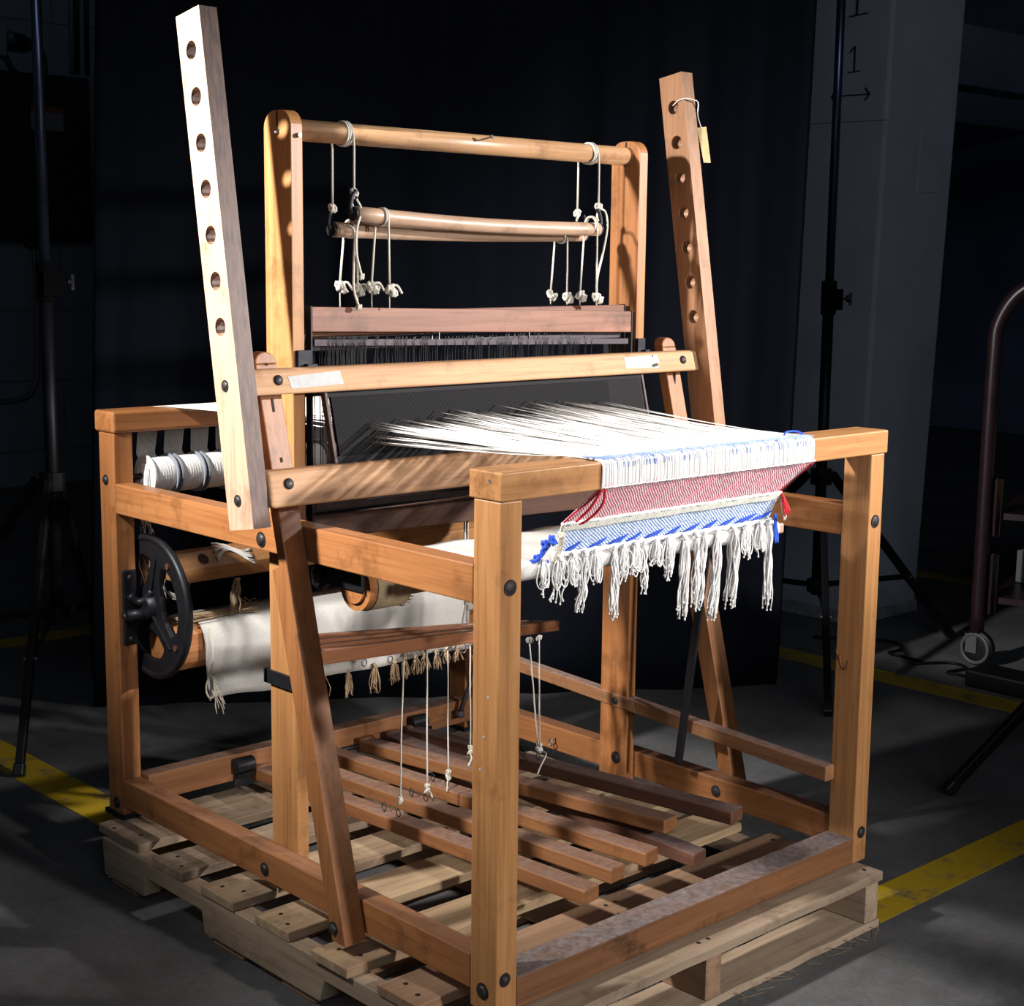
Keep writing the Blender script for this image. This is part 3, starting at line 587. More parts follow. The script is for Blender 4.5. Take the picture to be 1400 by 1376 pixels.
# harness frames
def tiltx(zl, zr, x): return zl+(zr-zl)*(x-.082)/(.89-.082)
for k in range(4):
    y = .576+k*.020; zl, zr = (1.0585, 1.041) if k == 0 else (1.052-.003*k, 1.056-.002*k); x0, x1 = .082-.002*k, .890-.001*k
    drop = [0, .004, -.002, .003][k]; h = .043
    def hb(zt, hh, th, xx0=x0, xx1=x1): return MB().hexa([V(xx0, y, zt(xx0)-hh), V(xx1, y, zt(xx1)-hh), V(xx1, y+th, zt(xx1)-hh), V(xx0, y+th, zt(xx0)-hh)], [V(xx0, y, zt(xx0)), V(xx1, y, zt(xx1)), V(xx1, y+th, zt(xx1)), V(xx0, y+th, zt(xx0))])
    top = lambda x: tiltx(zl, zr, x)
    hf = part('harness_frame', hb(top, h, .014), wood('harness_red_wood_%d' % k, 'X', (.14, .052, .03), (.35, .155, .09), rough=.5, dust=.3, dustcol=(.26, .2, .2)) if k == 0 else W['dX'], bevel=.0015, label='top bar and frame of a harness, reddish wood')
    low = lambda x: top(x)-.365
    obj('bottom_bar', hb(low, .040, .014), W['kX'], hf, bevel=.0015)
    for xs in (x0-.0032, x1+.0002): obj('side_stile', MB().hexa([V(xs, y-.001, low(xs)-.04), V(xs+.003, y-.001, low(xs)-.04), V(xs+.003, y+.015, low(xs)-.04), V(xs, y+.015, low(xs)-.04)], [V(xs, y-.001, top(xs)+.001), V(xs+.003, y-.001, top(xs)+.001), V(xs+.003, y+.015, top(xs)+.001), V(xs, y+.015, top(xs)+.001)]), IRON, hf)
    hz = lambda x: top(x)-.056
    obj('heddle_bar', hb(hz, .011, .002, x0+.005, x1-.008), GREYM, hf); obj('heddle_bar', hb(lambda x: low(x)+.022, .011, .002, x0+.005, x1-.008), GREYM, hf)
    for xs in (.37, .60): obj('bar_hook', MB().box(xs, xs+.0015, y+.002, y+.005, hz(xs)-.012, top(xs)-h), STEEL, hf)
    m = MB(); rn = random.Random(k+20); xs = x0+.03
    while xs < x1-.12:
        xs += (rn.choice([.003, .004, .005, .007, .016, .02]) if xs > .2 else rn.choice([.003, .004, .005]))*(1 if k == 0 else 2.2)
        zt = hz(xs); j = rn.uniform(-.001, .001)
        m.tube([(xs, y+.001, zt-.016), (xs-.003+j, y-.002, zt-.006), (xs, y-.002, zt+.005), (xs+.003+j, y+.001, zt-.004), (xs+j, y+.001, zt-.02), (xs+j*2, y, zt-.15), (xs+j, y+.001, low(xs)+.01)], .00055, 3)
    obj('heddles', m, WIRE, hf, kind='stuff')
# treadle tie ropes visible above the lamms
# ------------------------------------------------------------ beater
SL = .255
def yf(z): return .319+SL*(z-.02)
def leg(x0, x1):      # thick lower length, thinner upper length with a rounded head, stepped at the back
    m = MB(); zs = [.018, .30, .622]
    P = [(yf(z), z) for z in zs]+[(yf(.965), .965)]+[(yf(.965)+.024, .965), (yf(.632)+.024, .632)]+[(yf(z)+.037+.009*z/.6, z) for z in zs[::-1]]
    m.prism([(x0, y, z) for y, z in P], (x1-x0, 0, 0))
    r = (x1-x0)/2; cx = (x0+x1)/2; pts = []
    for i in range(11):
        t = PI*i/10; zz = .9651+.020*math.sin(t); pts.append(V(cx+r*math.cos(t), yf(zz), zz))
    m.prism(pts, (0, .024, 0)); return m
for (x0, x1, nm) in ((-.0455, -.002, 'L'), (WD+.002, WD+.0455, 'R')):
    u = part('beater_upright', leg(x0, x1), W['mZ'], bevel=.002)
    if nm == 'L': 
        bolt_on(u, (x0, .351, .042), (-1, 0, 0), .0085, .009)
        for z0_, z1_, xx in ((.886, .908, -.026), (.803, .811, -.026), (.962, .9665, -.026)): obj('slot', MB().hexa([V(xx, yf(z0_)-.0006, z0_), V(xx+.005, yf(z0_)-.0006, z0_), V(xx+.005, yf(z0_)+.003, z0_), V(xx, yf(z0_)+.003, z0_)], [V(xx, yf(z1_)-.0006, z1_), V(xx+.005, yf(z1_)-.0006, z1_), V(xx+.005, yf(z1_)+.003, z1_), V(xx, yf(z1_)+.003, z1_)]), plain('slot_dark', (.03, .018, .012), .9), u)
    else: obj('slot', MB().box(x0+.02, x0+.0225, yf(.9)-.003, yf(.9)+.004, .885, .912), plain('slot_dark3', (.03, .018, .012), .9), u)
def rail(z0, z1, x0, x1, th):
    ya, yb = yf(z0), yf(z1); e = .0005
    return MB().hexa([V(x0, ya-th, z0), V(x1, ya-th, z0), V(x1, ya-e, z0), V(x0, ya-e, z0)], [V(x0, yb-th, z1), V(x1, yb-th, z1), V(x1, yb-e, z1), V(x0, yb-e, z1)])
XBL, XBR = -.0755, 1.0445
ur_ = part('beater_rail', rail(.9160, .9580, XBL, XBR, .031), wood('beater_wood', 'X', (.40, .21, .105), (.60, .36, .195), rough=.7, coat=0), bevel=.006, seg=4)
lr_ = part('beater_rail', rail(.7340, .7940, XBL, XBR, .031), wood('beater_wood_low', 'X', (.40, .205, .10), (.60, .35, .185), rough=.65, coat=0), bevel=.007, seg=4)
fy = yf(.94)-.031
nrm = V(0, -1, SL).normalized()
for x in (-.026, .994): bolt_on(ur_, (x, fy, .940), nrm, .0088, .006, washer=False)
for x in (-.037,): bolt_on(lr_, (x, yf(.772)-.031, .772), nrm, .0095, .006, washer=False)
def onrail(x, z, d=.0006): return V(x, yf(z)-.031-d, z)
tp = MB().add([onrail(-.006, .9455), onrail(-.002, .925), onrail(.107, .9285), onrail(.103, .9515), onrail(-.006, .9455, -.001), onrail(-.002, .925, -.001), onrail(.107, .9285, -.001), onrail(.103, .9515, -.001)], [(0, 1, 2, 3), (7, 6, 5, 4), (0, 4, 5, 1), (1, 5, 6, 2), (2, 6, 7, 3), (3, 7, 4, 0)])
obj('tape_strip', tp, TAPE, ur_)
tp = MB().add([onrail(.815, .9505), onrail(.816, .929), onrail(.914, .926), onrail(.920, .938), onrail(.915, .9525), onrail(.815, .9505, -.001), onrail(.816, .929, -.001), onrail(.914, .926, -.001), onrail(.920, .938, -.001), onrail(.915, .9525, -.001)], [(0, 1, 2, 3, 4), (9, 8, 7, 6, 5)]+[(i, 5+i, 5+(i+1) % 5, (i+1) % 5) for i in range(5)])
obj('tape_strip', tp, TAPE, ur_)
obj('tape_peg', MB().lathe([(0, .003), (.006, .0035), (.012, .0022)], onrail(.903, .932), nrm, 10), BURLAP, ur_, smooth=True)
obj('screw', MB().cyl(onrail(.901, .9505), onrail(.901, .9505, .001), .002, 8), BOLT, ur_)
# reed
def yr(z): return .503+.255*(z-.80)
m = MB(); n_ = 380
for i in range(n_):
    x = .088+(.868-.088)*i/(n_-1); hw = .00062
    m.hexa([V(x-hw, yr(.795), .795), V(x+hw, yr(.795), .795), V(x+hw, yr(.795)+.007, .795), V(x-hw, yr(.795)+.007, .795)], [V(x-hw, yr(.925), .925), V(x+hw, yr(.925), .925), V(x+hw, yr(.925)+.007, .925), V(x-hw, yr(.925)+.007, .925)])
rd = part('reed', m, REEDM, kind='stuff')
def slab(x0, x1, z0, z1, d0, d1): return MB().hexa([V(x0, yr(z0)+d0, z0), V(x1, yr(z0)+d0, z0), V(x1, yr(z0)+d1, z0), V(x0, yr(z0)+d1, z0)], [V(x0, yr(z1)+d0, z1), V(x1, yr(z1)+d0, z1), V(x1, yr(z1)+d1, z1), V(x0, yr(z1)+d1, z1)])
obj('reed_rib', slab(.080, .874, .906, .924, -.0015, .0085), REEDM, rd); obj('reed_rib', slab(.080, .874, .790, .806, -.0015, .0085), REEDM, rd)
for x0 in (.073, .873): obj('reed_end', slab(x0, x0+.006, .795, .925, -.003, .010), plain('reed_end_wood', (.07, .042, .035), .6), rd, bevel=.001)
obj('reed_backing', slab(.873-.10, .873, .806, .906, .0003, .0067), plain('wide_reed_end', (.016, .012, .013), .6, spec=.15), rd)
# perforated side posts
def perf(x0, x1, y_of, wid, z0, z1, zh, step, n, rad):
    m = MB(); dz = .022; nn_ = 16
    up_ = V(0, .1634, 1).normalized(); sd = V(0, 1, -.1634).normalized()
    O = V(x0, y_of(z0), z0); L = (z1-z0)/up_.z; T = x1-x0
    P = lambda s, t, x=0: O+up_*s+sd*t+V(x, 0, 0)
    cuts = [0]; hs = []
    for k in range(n):
        s = (zh-step*k-z0)/up_.z; hs.append(s)
    hs = sorted(hs); H = wid/2; 
    def quadblock(s0, s1):
        for x, fl in ((0, 0), (T, 1)):
            q = [P(s0, 0, x), P(s0, wid, x), P(s1, wid, x), P(s1, 0, x)]; m.add(q, [(0, 1, 2, 3) if not fl else (3, 2, 1, 0)])
        for t in (0, wid): m.add([P(s0, t, 0), P(s0, t, T), P(s1, t, T), P(s1, t, 0)], [(0, 1, 2, 3)])
    cur = 0; hh = .028
    for s in hs:
        quadblock(cur, s-hh); cur = s+hh
        ring = [(rad*math.sin(2*PI*(i+.5)/nn_), wid/2+rad*math.cos(2*PI*(i+.5)/nn_)) for i in range(nn_)]
        sq = []
        for i in range(nn_):
            c, sn = math.cos(2*PI*(i+.5)/nn_), math.sin(2*PI*(i+.5)/nn_); k = 1/max(abs(c), abs(sn)) ; sq.append((sn*k*hh, wid/2+c*k*H))
        # corners: octagonal sampling misses them, add corner triangles
        cor = [(hh, wid), (-hh, wid), (-hh, 0), (hh, 0)]
        for x in (0, T):
            vs = [P(s+p[0], p[1], x) for p in ring]+[P(s+p[0], p[1], x) for p in sq]
            m.add(vs, [(i, nn_+i, nn_+(i+1) % nn_, (i+1) % nn_) for i in range(nn_)])
            for cpt in cor:
                ds = sorted(range(nn_), key=lambda i: (sq[i][0]-cpt[0])**2+(sq[i][1]-cpt[1])**2)[:2]
                m.add([P(s+cpt[0], cpt[1], x), P(s+sq[ds[0]][0], sq[ds[0]][1], x), P(s+sq[ds[1]][0], sq[ds[1]][1], x)], [(0, 1, 2)])
        m.add([P(s+p[0], p[1], 0) for p in ring]+[P(s+p[0], p[1], T) for p in ring], [(i, (i+1) % nn_, nn_+(i+1) % nn_, nn_+i) for i in range(nn_)])
        for t in (0, wid): m.add([P(s-hh, t, 0), P(s-hh, t, T), P(s+hh, t, T), P(s+hh, t, 0)], [(0, 1, 2, 3)])
    quadblock(cur, L)
    for s in (0, L): m.add([P(s, 0, 0), P(s, wid, 0), P(s, wid, T), P(s, 0, T)], [(0, 1, 2, 3)])
    return m
yl = lambda z: .474+.1634*(z-.7045)
def clean(o, d=.0002):
    bm = bmesh.new(); bm.from_mesh(o.data); bmesh.ops.remove_doubles(bm, verts=bm.verts, dist=d); bmesh.ops.recalc_face_normals(bm, faces=bm.faces); bm.to_mesh(o.data); bm.free()
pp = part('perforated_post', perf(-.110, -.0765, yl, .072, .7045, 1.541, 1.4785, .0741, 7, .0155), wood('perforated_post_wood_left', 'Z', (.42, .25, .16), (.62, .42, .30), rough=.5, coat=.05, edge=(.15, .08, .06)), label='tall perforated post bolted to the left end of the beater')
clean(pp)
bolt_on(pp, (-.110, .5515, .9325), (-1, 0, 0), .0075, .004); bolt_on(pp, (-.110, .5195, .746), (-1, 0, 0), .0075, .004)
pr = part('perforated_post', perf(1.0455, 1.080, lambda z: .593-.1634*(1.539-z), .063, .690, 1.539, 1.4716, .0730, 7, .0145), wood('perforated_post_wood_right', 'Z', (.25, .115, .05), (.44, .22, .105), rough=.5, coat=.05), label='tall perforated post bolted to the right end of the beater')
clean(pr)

# ------------------------------------------------------------ rollers, warp beam, wheel, aprons
cr = part('cloth_roller', MB().cyl((.045, .415, .598), (.925, .415, .598), .029, 32), W['hX'], smooth=True)
obj('roller_bracket', MB().box(.0405, .049, .385, .50, .592, .634).cyl((.0405, .50, .618), (.05, .50, .618), .02, 12).tube([(.044, .512, .612), (.05, .520, .59), (.055, .505, .58)], .012, 8), IRON, cr, bevel=.002)
obj('roller_drum', MB().cyl((.050, .415, .598), (.136, .415, .598), .042, 32), W['hX'], cr, smooth=True)
obj('cloth_wrap', MB().cyl((.066, .415, .598), (.138, .415, .598), .0445, 32), BURLAP, cr, smooth=True)
fr = MB(); rn = random.Random(9)
for i in range(70):
    t = rn.uniform(0, 2*PI); fr.tube([(.137, .415+.044*math.cos(t), .598+.044*math.sin(t)), (.137+rn.uniform(.003, .010), .415+.046*math.cos(t+rn.uniform(-.1, .1)), .598+.046*math.sin(t))], .0008, 3)
obj('frayed_edge', fr, BURLAP, cr, kind='stuff')
# white apron from roller up to the tie rod
ap = MB(); P = [(.386, .600), (.388, .628), (.398, .645), (.415, .651), (.36, .6585), (.25, .667), (.14, .674), (.096, .676), (.088, .668), (.090, .654), (.10, .645), (.14, .642)]
x0, x1 = .12, .775; nxp = 40
for i in range(nxp+1):
    x = x0+(x1-x0)*i/nxp
    for y, z in P: ap.v.append((x, y, z+.0015*math.sin(i*.9)*(1 if y > .12 else .3)))
for i in range(nxp):
    for j in range(len(P)-1): ap.f.append((i*len(P)+j, (i+1)*len(P)+j, (i+1)*len(P)+j+1, i*len(P)+j+1))
o = part('white_apron', ap, APRON, smooth=True); s_ = o.modifiers.new('t', 'SOLIDIFY'); s_.thickness = .002
part('tie_rod', bx_(.10, .80, .097, .112, .649, .668), W['fX'], bevel=.003)
# warp beam and wheel
wbm = part('warp_beam', MB().prism([(.072, 1.03, .335), (.072, 1.03, .392), (.072, 1.045, .410), (.072, 1.125, .410), (.072, 1.14, .392), (.072, 1.14, .335), (.072, 1.122, .318), (.072, 1.045, .318)], (.82, 0, 0)), W['hX'], bevel=.002)
WC = V(.062, 1.10, .445); WR = .143
def arcs(r, n=40, ph=0): return [(r*math.cos(2*PI*i/n+ph), r*math.sin(2*PI*i/n+ph)) for i in range(n)]
rk = [.020, .047, .055, .066, .080, .092, .100, .106, .130, WR]; m = MB(); vid = {}
def hang(r):
    h = 60-math.degrees(math.asin(.0205/max(r, .03)))
    if r < .05: h *= .55
    elif r < .058: h *= .85
    elif r > .104: h *= .72
    elif r > .098: h *= .90
    return h
div = 16
for k, r in enumerate(rk):
    h = hang(min(max(r, .047), .106))
    for q in range(3):
        wc = 165+120*q
        an = [-60, -60+(60-h)/2, -h]+[-h+2*h*e/10 for e in range(1, 10)]+[h, h+(60-h)/2]
        for e, a_ in enumerate(an):
            t = math.radians(wc+a_); vid[(k, q*14+e)] = len(m.v); m.v.append((WC.x-.004, WC.y+r*math.cos(t), WC.z+r*math.sin(t)))
for k in range(len(rk)-1):
    for e in range(42):
        w_ = e % 14
        if 2 <= w_ < 12 and 1 <= k < 7: continue
        m.f.append((vid[(k, e)], vid[(k, (e+1) % 42)], vid[(k+1, (e+1) % 42)], vid[(k+1, e)]))
wh = part('brake_wheel', m, IRON, smooth=False); s_ = wh.modifiers.new('t', 'SOLIDIFY'); s_.thickness = .011; s_.offset = 0
b_ = wh.modifiers.new('b', 'BEVEL'); b_.width = .0025; b_.segments = 2; b_.limit_method = 'ANGLE'; b_.angle_limit = math.radians(50)
obj('wheel_rim', MB().tube([(WC.x-.004, WC.y+(WR-.003)*math.cos(2*PI*i/60), WC.z+(WR-.003)*math.sin(2*PI*i/60)) for i in range(60)], .0085, 10, closed=True), IRON, wh, smooth=True)
for q in range(3):
    t = math.radians(105+120*q); d = V(0, math.cos(t), math.sin(t))
    obj('spoke_rib', MB().bar(WC+d*.02+V(-.012, 0, 0), WC+d*.108+V(-.0095, 0, 0), .007, .006, (1, 0, 0)), IRON, wh, bevel=.002)
obj('wheel_hub', MB().lathe([(-.024, .016), (-.022, .022), (-.010, .027), (-.004, .031), (.008, .031), (.009, .01)], WC, (1, 0, 0), 20), IRON, wh, smooth=True)
for t in (128, 215, 340):
    t = math.radians(t); p = WC+V(-.0100, .118*math.cos(t), .118*math.sin(t))
    obj('wheel_screw', MB().cyl(p, p+V(-.002, 0, 0), .0065, 10), plain('copper_screw', (.30, .12, .06), .5, .7), wh)
br = part('axle_bracket', MB().box(.008, .040, DP-b-.008, DP-b-.0005, .365, .520), IRON, bevel=.004)
obj('bracket_tube', MB().cyl((.012, 1.118, .428), (.056, 1.10, .432), .012, 16).cyl((.004, 1.12, .425), (.012, 1.118, .427), .010, 14), IRON, br, smooth=True)
obj('bracket_horn', MB().tube(smoothpath([(.02, 1.122, .47), (.034, 1.115, .455), (.046, 1.10, .46), (.054, 1.09, .48)], 4), .009, 8), IRON, br, smooth=True)
bolt_on(br, (.024, 1.125, .505), (0, -1, 0), .006, .004, washer=False); bolt_on(br, (.024, 1.125, .378), (0, -1, 0), .006, .004, washer=False)
# canvas apron draped on the warp beam
cv = MB(); P = [(1.139, .412), (1.10, .4145), (1.05, .4145), (1.034, .408), (1.022, .393), (1.018, .37), (1.020, .34), (1.022, .305), (1.020, .28), (1.018, .262), (1.018, .250)]
x0, x1 = .128, .84; n_ = 70
for i in range(n_+1):
    x = x0+(x1-x0)*i/n_
    for j, (y, z) in enumerate(P):
        s = max(0, (j-4)/6); y2 = y+s*(.004*math.sin(i*.33)+.003*math.sin(i*.11+1)); x2 = x+(.014*s if i == 0 else 0)
        z2 = z+(.004*math.sin(i*.25)*s if j > 7 else 0)
        cv.v.append((x2, y2, z2))
for i in range(n_):
    for j in range(len(P)-1): cv.f.append((i*len(P)+j, (i+1)*len(P)+j, (i+1)*len(P)+j+1, i*len(P)+j+1))
o = part('canvas_apron', cv, CANVAS, smooth=True); s_ = o.modifiers.new('t', 'SOLIDIFY'); s_.thickness = .0015
rn = random.Random(31)
for k, (x, ln) in enumerate([(.30, .03), (.36, .04), (.42, .045), (.483, .058), (.556, .062), (.612, .05), (.643, .045), (.675, .04), (.701, .035), (.735, .04), (.762, .03), (.80, .03)]):
    m = MB(); c = V(x, 1.014, .254)
    m.knot(c, .006, k)
    for i in range(14):
        sx_ = rn.uniform(-.012, .012); m.tube([c, c+V(sx_*.7, rn.uniform(-.004, .004), -.01), c+V(sx_*1.1, rn.uniform(-.005, .005), -ln*.6), c+V(sx_*1.2+rn.uniform(-.004, .004), rn.uniform(-.006, .006), -ln*rn.uniform(.8, 1.05))], .0011, 4)
    obj('apron_tassel', m, TANY, o, smooth=True)
m = MB()
m.tube(smoothpath([(.135, 1.015, .41), (.140, 1.008, .37), (.138, 1.006, .33), (.118, 1.0, .29), (.124, 1.0, .265), (.14, 1.008, .262)], 5), .0018, 6)
for i in range(10): m.tube(wig((.142, 1.012, .285+rn.uniform(0, .02)), (.150+rn.uniform(-.006, .02), 1.010, .225+rn.uniform(-.01, .05)), 5, .003, i), .0013, 4)
m.knot((.142, 1.010, .268), .008)
obj('frayed_cord', m, CREAMY, o, smooth=True)
# twine lashing on the warp beam and hanging from the crossbar
m = MB()
for i in range(16): m.tube(wig((.085, 1.035+rn.uniform(0, .05), .413+rn.uniform(0, .012)), (.27, 1.035+rn.uniform(0, .04), .415+rn.uniform(0, .012)), 9, .006, 60+i), .002, 5)
for i in range(14): m.tube(wig((.235+rn.uniform(-.005, .005), 1.062+rn.uniform(-.003, .003), .486), (.212+rn.uniform(-.012, .012), 1.045+rn.uniform(-.01, .01), .418), 9, .0045, 90+i), .0022, 5)
m.tube(smoothpath([(.232, 1.05, .45), (.245, 1.045, .43), (.24, 1.045, .447), (.262, 1.045, .432), (.27, 1.045, .436), (.262, 1.045, .442), (.242, 1.045, .43)], 4), .0008, 4)
part('twine_lashing', m, plain('tan_twine', (.40, .29, .18), .95, 0, .35, 200), smooth=True, kind='stuff')
m = MB()
for (x, y, z0, z1, n_, w_) in ((.085, 1.16, .63, .58, 16, .012), (.10, 1.15, .53, .44, 26, .022), (.165, 1.15, .50, .45, 14, .008)):
    for i in range(n_): m.tube(wig((x+rn.uniform(-w_, w_), y, z0), (x+rn.uniform(-w_, w_), y+rn.uniform(-.01, .01), z1+rn.uniform(-.02, .02)), 7, .004, int(x*1000)+i), .0011, 4)
for i in range(16): m.tube(wig((.125, 1.15, .455+rn.uniform(-.004, .004)), (.165+rn.uniform(-.01, .01), 1.145, .428+rn.uniform(-.006, .01)), 7, .006, 700+i), .0012, 4)
part('hanging_yarn_ends', m, YARN, smooth=True, kind='stuff')
m = MB()
for i in range(34): m.tube(wig((.085+rn.uniform(-.02, .02), 1.168, .56), (.095+rn.uniform(-.022, .022), 1.165+rn.uniform(-.01, .01), .475), 7, .004, 300+i), .0016, 4)
part('brown_fringe', m, plain('brown_yarn', (.16, .07, .03), .95, 0, .3, 200), smooth=True, kind='stuff')

# ------------------------------------------------------------ lamms, treadles, cords
for k in range(4):
    y = .553+.030*k; x0, x1 = .070, [.672, .655, .648, .640][k]; zt0, zt1 = (.456+.003*k, .421-.004*k)
    lm = part('lamm', MB().hexa([V(x0, y, zt0-.027), V(x1, y, zt1-.021), V(x1, y+.014, zt1-.021), V(x0, y+.014, zt0-.027)], [V(x0, y, zt0), V(x1, y, zt1), V(x1, y+.014, zt1), V(x0, y+.014, zt0)]), wood('lamm_wood_%d' % k, 'X', (.17, .06, .025), (.38, .155, .065), rough=.45, dust=.5, dustcol=(.18, .15, .17)), bevel=.002)
    for xx in (.18, .24, .30, .36, .42, .48, .54, .60):
        if (int(xx*100)+k*6) % 12 == 0 or k == 0:
            zz = zt0+(zt1-zt0)*(xx-x0)/(x1-x0)-.027
            obj('screw_eye', MB().tube([(xx+.0055*math.cos(t), y+.007, zz-.008+.0065*math.sin(t)) for t in [i*PI/6 for i in range(12)]], .0011, 5, closed=True), STEEL, lm, smooth=True)
part('lamm_pivot', MB().box(.0655, .072, .550, .665, .425, .470), IRON, bevel=.001)
def cord(p0, p1, seed, tail=None):
    m = MB(); m.tube(wig(p0, p1, 8, .0008, seed), .0017, 6); m.knot(p0, .007, seed); m.knot(Vector(p1)+V(0, 0, .002), .007, seed+5); m.knot(Vector(p1)+V(.001, .001, .012), .006, seed+6)
    if tail: m.tube(smoothpath(tail, 4), .0017, 6)
    return part('treadle_cord', m, ROPE, smooth=True)
cord((.305, .601, .402), (.305, .612, .104), 1)
cord((.395, .640, .388), (.395, .638, .100), 2, [(.395, .638, .104), (.400, .634, .098), (.402, .63, .088)])
cord((.485, .683, .372), (.485, .679, .098), 3, [(.485, .679, .102), (.476, .670, .10), (.465, .66, .078)])
cord((.580, .722, .356), (.580, .720, .120), 4, [(.58, .72, .12), (.566, .70, .116), (.54, .68, .112)])
cord((.660, .60, .378), (.725, .660, .108), 5, [(.725, .66, .108), (.715, .63, .112), (.68, .61, .098), (.66, .60, .086)])
cord((.632, .60, .378), (.723, .662, .112), 6)
m = MB()   # harness ties above the lamms
for k, (x, y) in enumerate(((.45, .585), (.47, .61), (.49, .64), (.51, .66))):
    m.tube([(x, y, .65), (x, y, .50)], .0016, 5); m.knot((x, y, .495), .010, k); m.knot((x+.004, y, .478), .009, k+3); m.tube([(x, y, .48), (x, y, .44)], .001, 4)
m.tube([(.45, .585, .50), (.425, .57, .45)], .0017, 5)
part('harness_tie_cords', m, ROPE, smooth=True, kind='stuff')
# treadles: back end (x,z) at y=1.115, front end (x, y, z) = left top edge
TR = [(.284, .060, .286, .095, .095, .043, 't'), (.372, .062, .378, .120, .100, .041, 't'), (.462, .063, .476, .130, .102, .042, 't'),
      (.565, .063, .612, .205, .108, .044, 't'), (.640, .063, .618, .136, .060, .042, 'w'), (.700, .064, .722, .135, .118, .043, 'w')]
for k, (xb_, zb_, xf_, y_f, zf_, wdt, mt) in enumerate(TR):
    th = .027; yb_ = 1.085
    mat = W['tY'] if k < 4 else wood('brown_treadle_%d' % k, 'Y', (.08, .032, .02), (.19, .08, .045), rough=.65, dust=.6, dustcol=(.18, .16, .17), coat=0)
    t_ = part('treadle', MB().hexa([V(xb_, yb_, zb_-th), V(xf_, y_f, zf_-th), V(xf_+wdt, y_f+.006, zf_-th), V(xb_+wdt*.95, yb_, zb_-th)][::-1], [V(xb_, yb_, zb_), V(xf_, y_f, zf_), V(xf_+wdt, y_f+.006, zf_), V(xb_+wdt*.95, yb_, zb_)][::-1]), mat, bevel=.003)
    obj('rounded_heel', MB().cyl((xb_+.001, yb_+.002, zb_-.012), (xb_+wdt*.93, yb_+.002, zb_-.012), .0165, 18), mat, t_, smooth=True)
    if k in (0, 1, 2, 5):
        hx, hy = [(.305, .612), (.395, .638), (.485, .679), 0, 0, (.724, .66)][k]; tt = (yb_-hy)/(yb_-y_f); hz = zb_+(zf_-zb_)*tt
        for dy in (0, .045): obj('screw_eye', MB().tube([(hx-.004, hy+dy+.006*math.cos(t), hz+.009+.007*math.sin(t)) for t in [i*PI/6 for i in range(12)]], .0011, 5, closed=True).cyl((hx-.004, hy+dy, hz-.004), (hx-.004, hy+dy, hz+.003), .0011, 5), BOLT, t_, smooth=True)
part('treadle_axle', MB().cyl((.245, 1.087, .05), (.78, 1.087, .05), .005, 10), IRON, smooth=True)
# brake treadle, iron rods
part('brake_treadle', MB().hexa([V(.90, .052, .158), V(.928, .052, .158), V(.928, 1.09, .208), V(.90, 1.09, .208)], [V(.90, .052, .188), V(.928, .052, .188), V(.928, 1.09, .234), V(.90, 1.09, .234)]), wood('brake_treadle_wood', 'Y', (.20, .085, .035), (.40, .19, .085), rough=.6, dust=.55, coat=0), bevel=.002)
part('iron_rod', MB().bar((.887, .350, .590), (.887, .412, .1055), .007, .018), IRON, bevel=.001)
part('brake_rod', MB().cyl((.868, 1.085, .068), (.900, 1.05, .21), .006, 10).cyl((.868, 1.085, .060), (.868, 1.085, .075), .012, 10), GREYM, smooth=True)

# ------------------------------------------------------------ warp spools on their shaft
part('spool_shaft', MB().cyl((.043, 1.148, .704), (.926, 1.148, .704), .006, 10), IRON, smooth=True)
def spool(x, first, wdt=.056, R=.0425):
    cc = V(x, 1.148, .704)
    s = thing('warp_spool', cc, '', 'spool', 'spools of white warp yarn under the back beam')
    obj('flange', MB().lathe([(0, .008), (0, R), (.0035, R), (.0035, .008)], cc, (1, 0, 0), 28), PLAST if first else YARN, s, smooth=False)
    obj('flange', MB().lathe([(wdt-.0035, .008), (wdt-.0035, R), (wdt, R), (wdt, .008)], cc, (1, 0, 0), 28), PLAST, s)
    m = MB(); nr = 30
    pf = [(.0036, .01)]
    for i in range(nr+1):
        pf.append((.0038+(wdt-.0076)*i/nr, R-.0070+.0012*math.sin(PI*i/nr)+(.0005 if i % 2 else -.0005)+.0003*math.sin(i*1.7+x*90)))
    m.lathe(pf+[(wdt-.0036, .01)], cc, (1, 0, 0), 28)
    obj('yarn_winding', m, YARN, s, smooth=True)
    return s
labs = ['leftmost spool of white yarn, its strands hanging loose over the end', 'second spool of white yarn from the back left post', 'third spool of white yarn, just left of the perforated post']
for k in range(9):
    s = spool(.076+.0625*k, k > 0)
    s['label'] = labs[k] if k < 3 else 'white yarn spool glimpsed between the castle upright and the reed' if k == 6 else ['', '', '', 'fourth white yarn spool in the row, behind the left perforated post', 'fifth white yarn spool in the row, behind the left beater upright', 'sixth white yarn spool in the row, behind the left castle upright', '', 'eighth white yarn spool in the row, hidden behind the dark reed', 'rightmost white yarn spool in the row, hidden behind the dark reed'][k]
    if k == 0:
        m = MB()
        for i in range(26): 
            t = rn.uniform(-.9, .9); y = 1.148+.03*math.sin(t); m.tube(smoothpath([(.074, y, .704+.025*math.cos(t)), (.068, y-.004, .70), (.070+rn.uniform(-.003, .003), y-.003, .664+rn.uniform(-.01, .02))], 3), .0012, 4)
        obj('loose_strands', m, YARN, s, smooth=True, kind='stuff')

